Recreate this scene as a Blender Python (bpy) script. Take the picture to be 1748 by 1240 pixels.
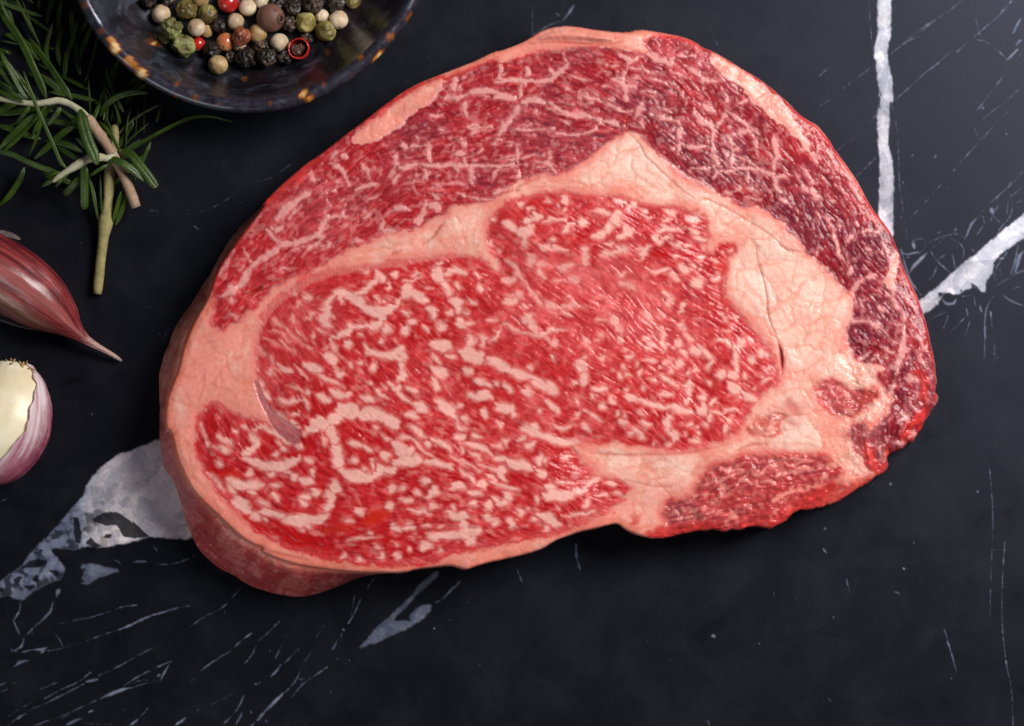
import bpy, math, random
import numpy as np
from mathutils import Vector, Matrix

for o in list(bpy.data.objects): bpy.data.objects.remove(o)
scene = bpy.context.scene
# reference unit: 0.19 mm; origin on the slab under the camera
S = 0.00019
CAM_H = 0.90
CX, CY = 874.0, 620.0
DP = CAM_H/S

# ------------------------------------------------------------------ camera
cam_data = bpy.data.cameras.new('camera')
cam = bpy.data.objects.new('camera', cam_data); scene.collection.objects.link(cam)
cam.location = (0, 0, CAM_H); cam.rotation_euler = (0, 0, 0)
cam_data.sensor_width = 36.0
cam_data.lens = 36.0*CAM_H/(1748*S)
cam_data.clip_start = 0.05; cam_data.clip_end = 20.0
scene.camera = cam
scene.render.resolution_x = 1024; scene.render.resolution_y = 726

# ------------------------------------------------------------------ dim studio surroundings
world = bpy.data.worlds.new('World'); scene.world = world; world.use_nodes = True
bg = world.node_tree.nodes['Background']
bg.inputs['Color'].default_value = (.75, .80, 1.0, 1); bg.inputs['Strength'].default_value = 0.035

# ------------------------------------------------------------------ softbox on the right, weak fill added at lower left for wall and rim
def area(name, loc, target, size, size_y, power, col):
    d = bpy.data.lights.new(name, 'AREA'); d.shape = 'RECTANGLE'; d.size = size; d.size_y = size_y; d.energy = power; d.color = col
    o = bpy.data.objects.new(name, d); scene.collection.objects.link(o)
    o.location = loc
    o.rotation_euler = (Vector(target)-Vector(loc)).to_track_quat('-Z', 'Y').to_euler()
    return o
area('softbox_key', (0.52, 0.33, 0.66), (0.10, 0.0, 0.0), 0.42, 0.42, 4.5, (1.0, .975, .955)).data.spread = math.radians(110)
area('softbox_fill', (-0.58, -0.60, 0.44), (-0.05, -0.03, 0.0), 0.50, 0.40, 2.1, (.93, .96, 1.0))

# ------------------------------------------------------------------ exposure
scene.view_settings.view_transform = 'Standard'; scene.view_settings.look = 'None'
scene.view_settings.exposure = 0.0; scene.view_settings.gamma = 1.0
scene.view_settings.use_curve_mapping = False
scene.render.engine = 'CYCLES'
scene.cycles.use_denoising = True
scene.cycles.max_bounces = 6

# ------------------------------------------------------------------ helpers
def at(px, py, z=0.0):
    """reference point (px, py) seen at height z (reference units) -> place in the scene"""
    k = S*(1-z/DP)
    return Vector(((px-CX)*k, (CY-py)*k, z*S))
def at_np(px, py, z):
    k = S*(1-z/DP)
    return np.stack([(px-CX)*k, (CY-py)*k, z*S], -1).astype(np.float32)
def link(o, parent=None):
    scene.collection.objects.link(o)
    if parent is not None: o.parent = parent
    return o
def thing(name, label, cat, group=None, loc=(0, 0, 0)):
    o = bpy.data.objects.new(name, None); link(o); o.location = loc; o.empty_display_size = .01
    o['label'] = label; o['category'] = cat
    if group: o['group'] = group
    return o
def tag(o, label, cat, group=None):
    o['label'] = label; o['category'] = cat
    if group: o['group'] = group
    return o
def mesh_np(name, v, f, mats, parent=None, cols=None, smooth=True, loc=None, mi=None):
    """v (N,3), f (M,3|4) arrays; cols {attr: (N,4)}"""
    v = np.ascontiguousarray(v, np.float32); f = np.ascontiguousarray(f, np.int32)
    if loc is not None: v = v-np.asarray(loc, np.float32)
    me = bpy.data.meshes.new(name)
    n, k = f.shape
    me.vertices.add(len(v)); me.vertices.foreach_set('co', v.ravel())
    me.loops.add(n*k); me.loops.foreach_set('vertex_index', f.ravel())
    me.polygons.add(n); me.polygons.foreach_set('loop_start', np.arange(n, dtype=np.int32)*k)
    if smooth: me.polygons.foreach_set('use_smooth', np.ones(n, bool))
    if not isinstance(mats, (list, tuple)): mats = [mats]
    for m in mats: me.materials.append(m)
    if mi is not None: me.polygons.foreach_set('material_index', np.asarray(mi, np.int32))
    for a, c in (cols or {}).items():
        ca = me.color_attributes.new(a, 'FLOAT_COLOR', 'POINT')
        c = np.asarray(c, np.float32)
        if c.shape[1] == 3: c = np.concatenate([c, np.ones((len(c), 1), np.float32)], 1)
        ca.data.foreach_set('color', np.ascontiguousarray(c).ravel())
    me.update(calc_edges=True); me.validate()
    o = bpy.data.objects.new(name, me); link(o, parent)
    if loc is not None and parent is None: o.location = loc
    return o

class Mat:
    """small wrapper to write node materials"""
    def __init__(s, name):
        s.m = bpy.data.materials.new(name); s.m.use_nodes = True
        s.t = s.m.node_tree; s.b = s.t.nodes['Principled BSDF']
    def n(s, kind, **kw):
        q = s.t.nodes.new(kind)
        for k, v in kw.items():
            if k in q.inputs: q.inputs[k].default_value = v
            else: setattr(q, k, v)
        return q
    def l(s, a, b): s.t.links.new(a, b)
    def noise(s, scale, detail=3, rough=.55, dist=0, vec=None):
        q = s.n('ShaderNodeTexNoise'); q.inputs['Scale'].default_value = scale; q.inputs['Detail'].default_value = detail
        q.inputs['Roughness'].default_value = rough; q.inputs['Distortion'].default_value = dist
        if vec is None:
            if not hasattr(s, 'tc'): s.tc = s.n('ShaderNodeTexCoord')
            vec = s.tc.outputs['Object']
        s.l(vec, q.inputs['Vector'])
        return q.outputs['Fac']
    def ramp(s, fac, stops):
        q = s.n('ShaderNodeValToRGB'); e = q.color_ramp.elements
        while len(e) < len(stops): e.new(.5)
        for el, (p, c) in zip(e, stops):
            el.position = p; el.color = (*c, 1) if len(c) == 3 else c
        s.l(fac, q.inputs['Fac']); return q.outputs['Color']
    def mix(s, fac, a, b, mode='MIX'):
        q = s.n('ShaderNodeMix', data_type='RGBA', blend_type=mode)
        for v, i in ((fac, 0), (a, 6), (b, 7)):
            if isinstance(v, (int, float)): q.inputs[i].default_value = v
            elif isinstance(v, tuple): q.inputs[i].default_value = (*v, 1) if len(v) == 3 else v
            else: s.l(v, q.inputs[i])
        return q.outputs[2]
    def mapr(s, v, a, b, c, d):
        q = s.n('ShaderNodeMapRange'); s.l(v, q.inputs[0])
        for i, x in enumerate((a, b, c, d)): q.inputs[i+1].default_value = x
        return q.outputs[0]
    def attr(s, name):
        return s.n('ShaderNodeAttribute', attribute_name=name)
    def bump(s, h, strength, dist, normal=None):
        q = s.n('ShaderNodeBump'); q.inputs['Strength'].default_value = strength; q.inputs['Distance'].default_value = dist
        s.l(h, q.inputs['Height'])
        if normal is not None: s.l(normal, q.inputs['Normal'])
        s.l(q.outputs['Normal'], s.b.inputs['Normal']); return q.outputs['Normal']
    def set(s, **kw):
        for k, v in kw.items():
            k = k.replace('_', ' ')
            i = s.b.inputs[k]
            if hasattr(v, 'is_linked'): s.l(v, i)
            else: i.default_value = (*v, 1) if isinstance(v, tuple) and len(v) == 3 and i.type == 'RGBA' else v
        return s
# ------------------------------------------------------------------ raster toolkit (tissue and stone maps, in reference units)
def lattice_noise(x, y, scale, seed):
    rs = np.random.RandomState(seed)
    N = 256
    tab = rs.rand(N, N).astype(np.float32)*2-1
    u = x/scale+1000.0; v = y/scale+1000.0
    iu = np.floor(u).astype(np.int32); iv = np.floor(v).astype(np.int32)
    fu = (u-iu).astype(np.float32); fv = (v-iv).astype(np.float32)
    fu = fu*fu*(3-2*fu); fv = fv*fv*(3-2*fv)
    i0 = iu % N; i1 = (iu+1) % N; j0 = iv % N; j1 = (iv+1) % N
    a = tab[j0, i0]; b = tab[j0, i1]; c = tab[j1, i0]; d = tab[j1, i1]
    return a+(b-a)*fu+(c-a)*fv+(a-b-c+d)*fu*fv

def fbm(x, y, scale, seed, octaves=3, gain=0.5):
    # rotated octaves so that the lattice never shows
    out = 0; amp = 1.0; tot = 0
    ang = 0.5
    for o in range(octaves):
        c, s = math.cos(ang), math.sin(ang)
        out = out+amp*lattice_noise(c*x-s*y, s*x+c*y, scale, seed+o*17)
        tot += amp; amp *= gain; scale *= 0.5; ang += 1.1
    return out/tot*1.5

def worley(x, y, scale, seed):
    """distance to the nearest cell centre, gap to the second nearest, random value of the cell"""
    rs = np.random.RandomState(seed); N = 128
    jx = rs.rand(N, N).astype(np.float32); jy = rs.rand(N, N).astype(np.float32); jr = rs.rand(N, N).astype(np.float32)
    u = (x/scale+500).astype(np.float32); v = (y/scale+500).astype(np.float32)
    iu = np.floor(u).astype(np.int32); iv = np.floor(v).astype(np.int32)
    d1 = np.full(u.shape, 9., np.float32); d2 = d1.copy(); r = np.zeros(u.shape, np.float32)
    for a in (-1, 0, 1):
        for b in (-1, 0, 1):
            ci = (iu+a) % N; cj = (iv+b) % N
            d = np.sqrt((iu+a+jx[cj, ci]-u)**2+(iv+b+jy[cj, ci]-v)**2)
            near = d < d1
            d2 = np.where(near, d1, np.minimum(d2, d)); r = np.where(near, jr[cj, ci], r); d1 = np.where(near, d, d1)
    return d1, d2-d1, r

def sstep(a, b, x):
    t = np.clip((x-a)/(b-a), 0, 1)
    return t*t*(3-2*t)

def chaikin(p, n=2, closed=True):
    p = np.asarray(p, np.float32)
    for _ in range(n):
        if closed:
            q = np.roll(p, -1, 0)
            p = np.stack([p*0.75+q*0.25, p*0.25+q*0.75], 1).reshape(-1, 2)
        else:
            if len(p) < 3: return p
            a, b = p[:-1], p[1:]
            m = np.stack([a*0.75+b*0.25, a*0.25+b*0.75], 1).reshape(-1, 2)
            p = np.concatenate([p[:1], m[1:-1], p[-1:]])
    return p

class Raster:
    def __init__(s, x0, y0, x1, y1, step):
        s.x0, s.y0, s.step = x0, y0, step
        s.nx = int(round((x1-x0)/step))+1; s.ny = int(round((y1-y0)/step))+1
        s.xs = (x0+np.arange(s.nx)*step).astype(np.float32)
        s.ys = (y0+np.arange(s.ny)*step).astype(np.float32)
        s.X, s.Y = np.meshgrid(s.xs, s.ys)
    def new(s, v=-99.0):
        return np.full((s.ny, s.nx), v, np.float32)
    def win(s, xa, ya, xb, yb):
        i0 = max(0, int((xa-s.x0)/s.step)); i1 = min(s.nx, int((xb-s.x0)/s.step)+2)
        j0 = max(0, int((ya-s.y0)/s.step)); j1 = min(s.ny, int((yb-s.y0)/s.step)+2)
        return i0, i1, j0, j1
    def poly(s, pts, smooth=1, band=None):
        """signed distance, positive inside; far outside = -99 when band is given"""
        p = chaikin(pts, smooth) if smooth else np.asarray(pts, np.float32)
        out = s.new(-99.0)
        m = band if band else 1e6
        i0, i1, j0, j1 = s.win(p[:, 0].min()-m, p[:, 1].min()-m, p[:, 0].max()+m, p[:, 1].max()+m)
        if i1 <= i0 or j1 <= j0: return out
        X = s.X[j0:j1, i0:i1]; Y = s.Y[j0:j1, i0:i1]
        d2 = np.full(X.shape, 1e9, np.float32); ins = np.zeros(X.shape, bool)
        for a, b in zip(p, np.roll(p, -1, 0)):
            ex, ey = b-a; L = ex*ex+ey*ey+1e-9
            # distance only in the neighbourhood that this edge can own
            px = X-a[0]; py = Y-a[1]
            t = np.clip((px*ex+py*ey)/L, 0, 1)
            d2 = np.minimum(d2, (px-ex*t)**2+(py-ey*t)**2)
            if ey != 0:
                c = ((Y >= min(a[1], b[1])) & (Y < max(a[1], b[1])))
                ins ^= c & (X < a[0]+(Y-a[1])*ex/ey)
        d = np.sqrt(d2)
        out[j0:j1, i0:i1] = np.where(ins, d, -d)
        return out
    def stroke(s, F, pts, w, taper=0.5, smooth=1, band=10.0):
        """F = max(F, halfwidth - distance); w full width, or one width for each point; ends thin out by taper"""
        p = np.asarray(pts, np.float32)
        if p.ndim == 1: p = p[None]
        if len(p) == 1: p = np.concatenate([p, p+np.float32(0.5)]); taper = 0
        n0 = len(p)
        q = chaikin(p, smooth, closed=False)
        if len(q) < 7 and taper:
            tq = np.linspace(0, len(q)-1, 7); q = np.stack([np.interp(tq, np.arange(len(q)), q[:, 0]), np.interp(tq, np.arange(len(q)), q[:, 1])], -1).astype(np.float32)
        ws = np.interp(np.linspace(0, 1, len(q)), np.linspace(0, 1, n0), np.broadcast_to(np.asarray(w, np.float32), (n0,)))*0.5
        if taper:
            t = np.linspace(0, 1, len(q)); ws = ws*(1-taper*np.abs(2*t-1)**3)
        mw = ws.max()+band
        for k in range(len(q)-1):
            a, b = q[k], q[k+1]
            i0, i1, j0, j1 = s.win(min(a[0], b[0])-mw, min(a[1], b[1])-mw, max(a[0], b[0])+mw, max(a[1], b[1])+mw)
            if i1 <= i0 or j1 <= j0: continue
            px = s.X[j0:j1, i0:i1]-a[0]; py = s.Y[j0:j1, i0:i1]-a[1]
            ex, ey = b-a; L = ex*ex+ey*ey+1e-9
            t = np.clip((px*ex+py*ey)/L, 0, 1)
            v = ws[k]+(ws[k+1]-ws[k])*t-np.sqrt((px-ex*t)**2+(py-ey*t)**2)
            np.maximum(F[j0:j1, i0:i1], v, out=F[j0:j1, i0:i1])
    def sample(s, A, x, y):
        u = np.clip((x-s.x0)/s.step, 0, s.nx-1.001); v = np.clip((y-s.y0)/s.step, 0, s.ny-1.001)
        i = u.astype(np.int32); j = v.astype(np.int32); fu = u-i; fv = v-j
        return (A[j, i]*(1-fu)+A[j, i+1]*fu)*(1-fv)+(A[j+1, i]*(1-fu)+A[j+1, i+1]*fu)*fv

FR = {'c1': (350, 380, 5.012), 'c2': (470, 250, 5.012), 'c3': (640, 130, 5.012), 'c4': (700, 250, 5.012), 'c5': (840, 60, 5.012), 'c6': (1060, 50, 5.012), 'c7': (1080, 190, 5.012), 'c8': (1290, 180, 5.012), 'd1': (1340, 330, 5.012), 'd2': (1360, 490, 5.012), 'd3': (1360, 630, 5.012), 'd4': (1240, 660, 5.012), 'd5': (1100, 760, 5.012), 'd6': (1290, 740, 5.012), 'd7': (930, 730, 5.012), 'd8': (860, 170, 5.012),
      'A': (430, 430, 6.723), 'B': (430, 600, 6.723), 'C': (680, 430, 6.723), 'D': (680, 600, 6.723), 'E': (820, 320, 6.723), 'G': (1030, 330, 6.723), 'H': (930, 500, 6.723), 'I': (1120, 520, 6.723),
      'J': (930, 630, 6.723), 'K': (1110, 650, 6.723), 'L': (320, 670, 6.723), 'M': (320, 790, 6.723), 'N': (540, 690, 6.723), 'O': (540, 820, 6.723), 'P': (760, 720, 6.723), 'Q': (780, 800, 5.827),
      '1': (250, 340, 3.444), '2': (250, 660, 3.264), '3': (680, 620, 3.264), '4': (1100, 580, 3.362),
      '5': (750, 300, 2.913), '6': (1200, 200, 2.818), '7': (850, 20, 3.178), '8': (440, 60, 3.264), '0': (0, 0, 1.0),
      'p': (0, 740, 4.769), 'q': (0, 960, 4.429), 'r': (320, 960, 3.642), 's': (1500, 300, 3.875), 't': (1400, 0, 3.874),
      'u': (1000, 780, 2.337), 'a': (0, 0, 6.2), 'b': (0, 160, 6.2), 'c': (120, 140, 4.769), 'd': (130, 0, 2.963), 'g': (0, 370, 2.754)}

def parse(txt):
    """lines 'frame width : x,y x,y ...' (width in the frame's own units) -> [(width, points)]"""
    out = []
    for ln in txt.strip().splitlines():
        ln = ln.strip()
        if not ln: continue
        h, b = ln.split(':')
        f, w = h.split()
        x0, y0, k = FR[f]
        out.append((float(w)/k, [(x0+float(q.split(',')[0])/k, y0+float(q.split(',')[1])/k) for q in b.split()]))
    return out
def path(txt):
    """'frame: x,y x,y | frame: x,y ...' -> one list of points"""
    out = []
    for seg in txt.split('|'):
        f, b = seg.strip().split(':')
        x0, y0, k = FR[f.strip()]
        out += [(x0+float(q.split(',')[0])/k, y0+float(q.split(',')[1])/k) for q in b.split()]
    return out
# ------------------------------------------------------------------ steak: outline, muscles, fat
OUTLINE = path('''7: 0,215 80,190 165,150 240,100 330,78 430,83 520,98 600,108 690,115 760,97 840,108 930,122 1010,140 1070,165 1110,195 1160,215 1250,265 1330,315 1400,355 1460,400 1520,445 1570,490 1620,545 1680,590 1730,615
| 6: 600,100 650,180 710,260 760,340 790,400 830,460 880,520 920,590 945,660 970,740 1000,800 1035,870 1060,950 1080,1010 1095,1100
| 4: 1660,100 1672,200 1675,300 1680,370 1650,400 1625,440 1610,480 1590,520 1560,560 1535,595 1510,590 1490,625 1440,640 1405,660 1390,690 1400,720 1385,755 1330,790 1260,840 1190,880 1130,920 1050,960 980,975 920,975 870,985 830,1020 800,1050 760,1070 720,1090 660,1070 600,1075 550,1095 500,1090 470,1105 400,1090 300,1100 200,1120
| 3: 1440,985 1340,965 1260,930 1225,895 1170,905 1090,925 1000,945 930,970 860,1000 800,1040 720,1065 600,1095 500,1115 420,1140 380,1155 330,1140 280,1130 200,1140 100,1150
| 2: 1440,1040 1300,1045 1200,1058 1110,1095 1050,1120 960,1150 880,1170 780,1170 650,1140 560,1100 480,1050 400,1010 340,960 290,900 250,830 215,740 195,660 170,580 150,520 110,470 90,420 80,350 70,250 75,180 75,100
| 1: 70,1040 90,960 120,880 155,780 220,670 280,590 340,490 395,410 440,320 480,250 530,190 600,110 670,50
| 8: 30,930 100,860 180,790 260,720 340,670 440,590 520,530 600,470 690,400 800,320 900,265 1000,225 1120,180 1220,140 1320,90''')
# the shoulder of the cut face on the left, where the side wall shows below it
SHOULDER = path('''1: 690,40 620,130 550,220 500,290 430,390 395,470 370,560 340,620 290,700 240,810 210,900 190,1000 150,1090 115,1200
| 2: 105,235 135,245 150,320 170,400 220,520 290,620 380,700 450,770 540,850 600,885 650,895 636,920 720,960 850,1000 1000,1020 1150,1036 1300,1040''')
MAIN = path('''5: 240,220 290,160 350,120 420,95 500,85 600,75 670,80 720,100 780,100 860,92 930,110 970,125 1000,145 1070,140 1150,150 1230,165 1300,185 1335,215 1340,260 1355,310 1330,340 1310,365 1350,385 1380,350 1430,328 1480,345 1490,370 1470,395 1430,415 1430,460 1420,540 1415,590 1450,630 1500,690 1550,740 1600,800 1640,850 1670,900 1690,960
| 4: 785,200 770,250 720,290 660,330 610,390 600,440 560,490 540,540 470,585 380,615 260,635 140,640 60,630
| 3: 1400,485 1300,455 1180,442 1060,448 1010,450 975,480 1000,530 1060,580 1085,620 1140,640 1260,645 1300,690 1270,760 1180,840 1000,900 900,940 750,970 600,1000 400,1040 250,1060 200,1110 0,1125
| 2: 1200,985 1000,960 900,925 780,895 640,815 560,745 450,655 400,590 350,520 300,430 275,330 280,230 300,160 350,100 400,90 450,130 560,160 650,195 700,232 760,262 790,255 740,210 690,150 650,70
| 1: 680,1120 640,1050 632,960 640,830 655,720 700,640 780,560 900,480 1000,435 1150,405 1300,390 1500,355 1700,335
| 5: 120,395 200,405 250,440 270,475 295,470 285,435 250,370 222,310''')
CAP = path('''1: 380,740 430,790 500,750 590,690 680,600 760,520 880,455 1000,405 1100,345 1200,305
| 8: 640,1140 720,1100 820,1110 900,1070 1050,1000 1080,960 1200,955 1290,922 1350,885
| 7: 100,925 200,888 330,880 400,850 500,790 590,720 650,680 700,652 760,655 800,705 850,765 920,825 980,885 1060,925 1150,962
| 6: 120,400 200,430 300,450 400,530 460,580 490,640 570,720 640,780 670,840 720,850 725,900 710,960 680,1030 690,1100 740,1180 830,1200 860,1190 870,1260
| 4: 1340,170 1330,230 1380,290 1420,330 1400,400 1360,450 1340,560 1400,640 1390,730 1480,640 1560,560 1640,400 1680,370 1660,100
| 6: 1090,1060 1060,950 1030,870 1000,810 975,750 950,670 930,620 905,570 870,520 820,462 780,410 740,350 700,290 640,190 590,110
| 7: 1650,575 1590,520 1540,475 1480,425 1420,380 1340,325 1250,275 1160,225 1090,195 1010,165 900,145 800,160 790,175 820,215 780,225 640,200 500,190 340,200 200,222 100,262 0,290
| 8: 1330,150 1250,180 1150,215 1070,240 1000,265 880,300 740,375 620,465 500,560 400,640 300,720 200,800 100,885
| 1: 680,75 600,150 540,220 490,300 430,400 405,500 395,600''')
RIBSIDE = path('d5: 350,475 440,350 500,240 560,180 700,150 860,90 1000,80 1140,75 1250,110 | d6: 200,170 330,200 430,170 600,210 645,235 610,275 700,300 745,330 710,365 660,400 690,440 660,480 560,560 470,630 400,650 320,700 250,765 120,825 20,800 | d5: 960,700 860,735 760,725 690,745 600,725 480,748 380,742 250,775 120,808 40,780 120,720 190,680 150,600 145,550 220,470 300,480')
WEDGE = path('d3: 160,170 210,100 330,100 430,180 520,190 600,190 690,220 640,260 560,330 500,400 420,390 340,400 260,330 190,260')
TORN = path('d3: 450,500 500,460 590,460 600,520 620,560 700,480 780,450 900,420 1000,360 1100,320 1195,320 1100,440 1050,480 940,590 850,590 780,640 750,730 780,800 740,880 650,900 600,860 540,740 470,640')
BUTTON = path('d4: 190,380 240,300 330,240 430,215 540,270 580,320 540,350 470,370 420,420 300,425 220,410')
SCRAP = path('d4: 490,150 530,90 590,150 640,220 600,260 560,200')
FAT_PATCH = [path('8: 1050,235 1010,320 960,395 850,450 800,510 720,560 600,618 515,605 520,560 620,480 720,405 850,315 950,262'),
  path('7: 1160,215 1260,268 1340,325 1430,395 1500,445 1560,505 1610,575 1660,660 1700,760 1735,800 1700,790 1640,720 1600,660 1500,605 1400,515 1340,440 1250,360 1180,310 1150,260'),
  path('7: 165,180 240,105 330,84 430,90 520,104 640,115 700,125 760,110 800,150 790,200 700,215 600,195 480,188 340,195 200,215 100,255 0,285 0,240'),
  path('6: 870,775 890,740 915,700 925,650 945,670 930,740 925,800 900,830 875,810')]
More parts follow.
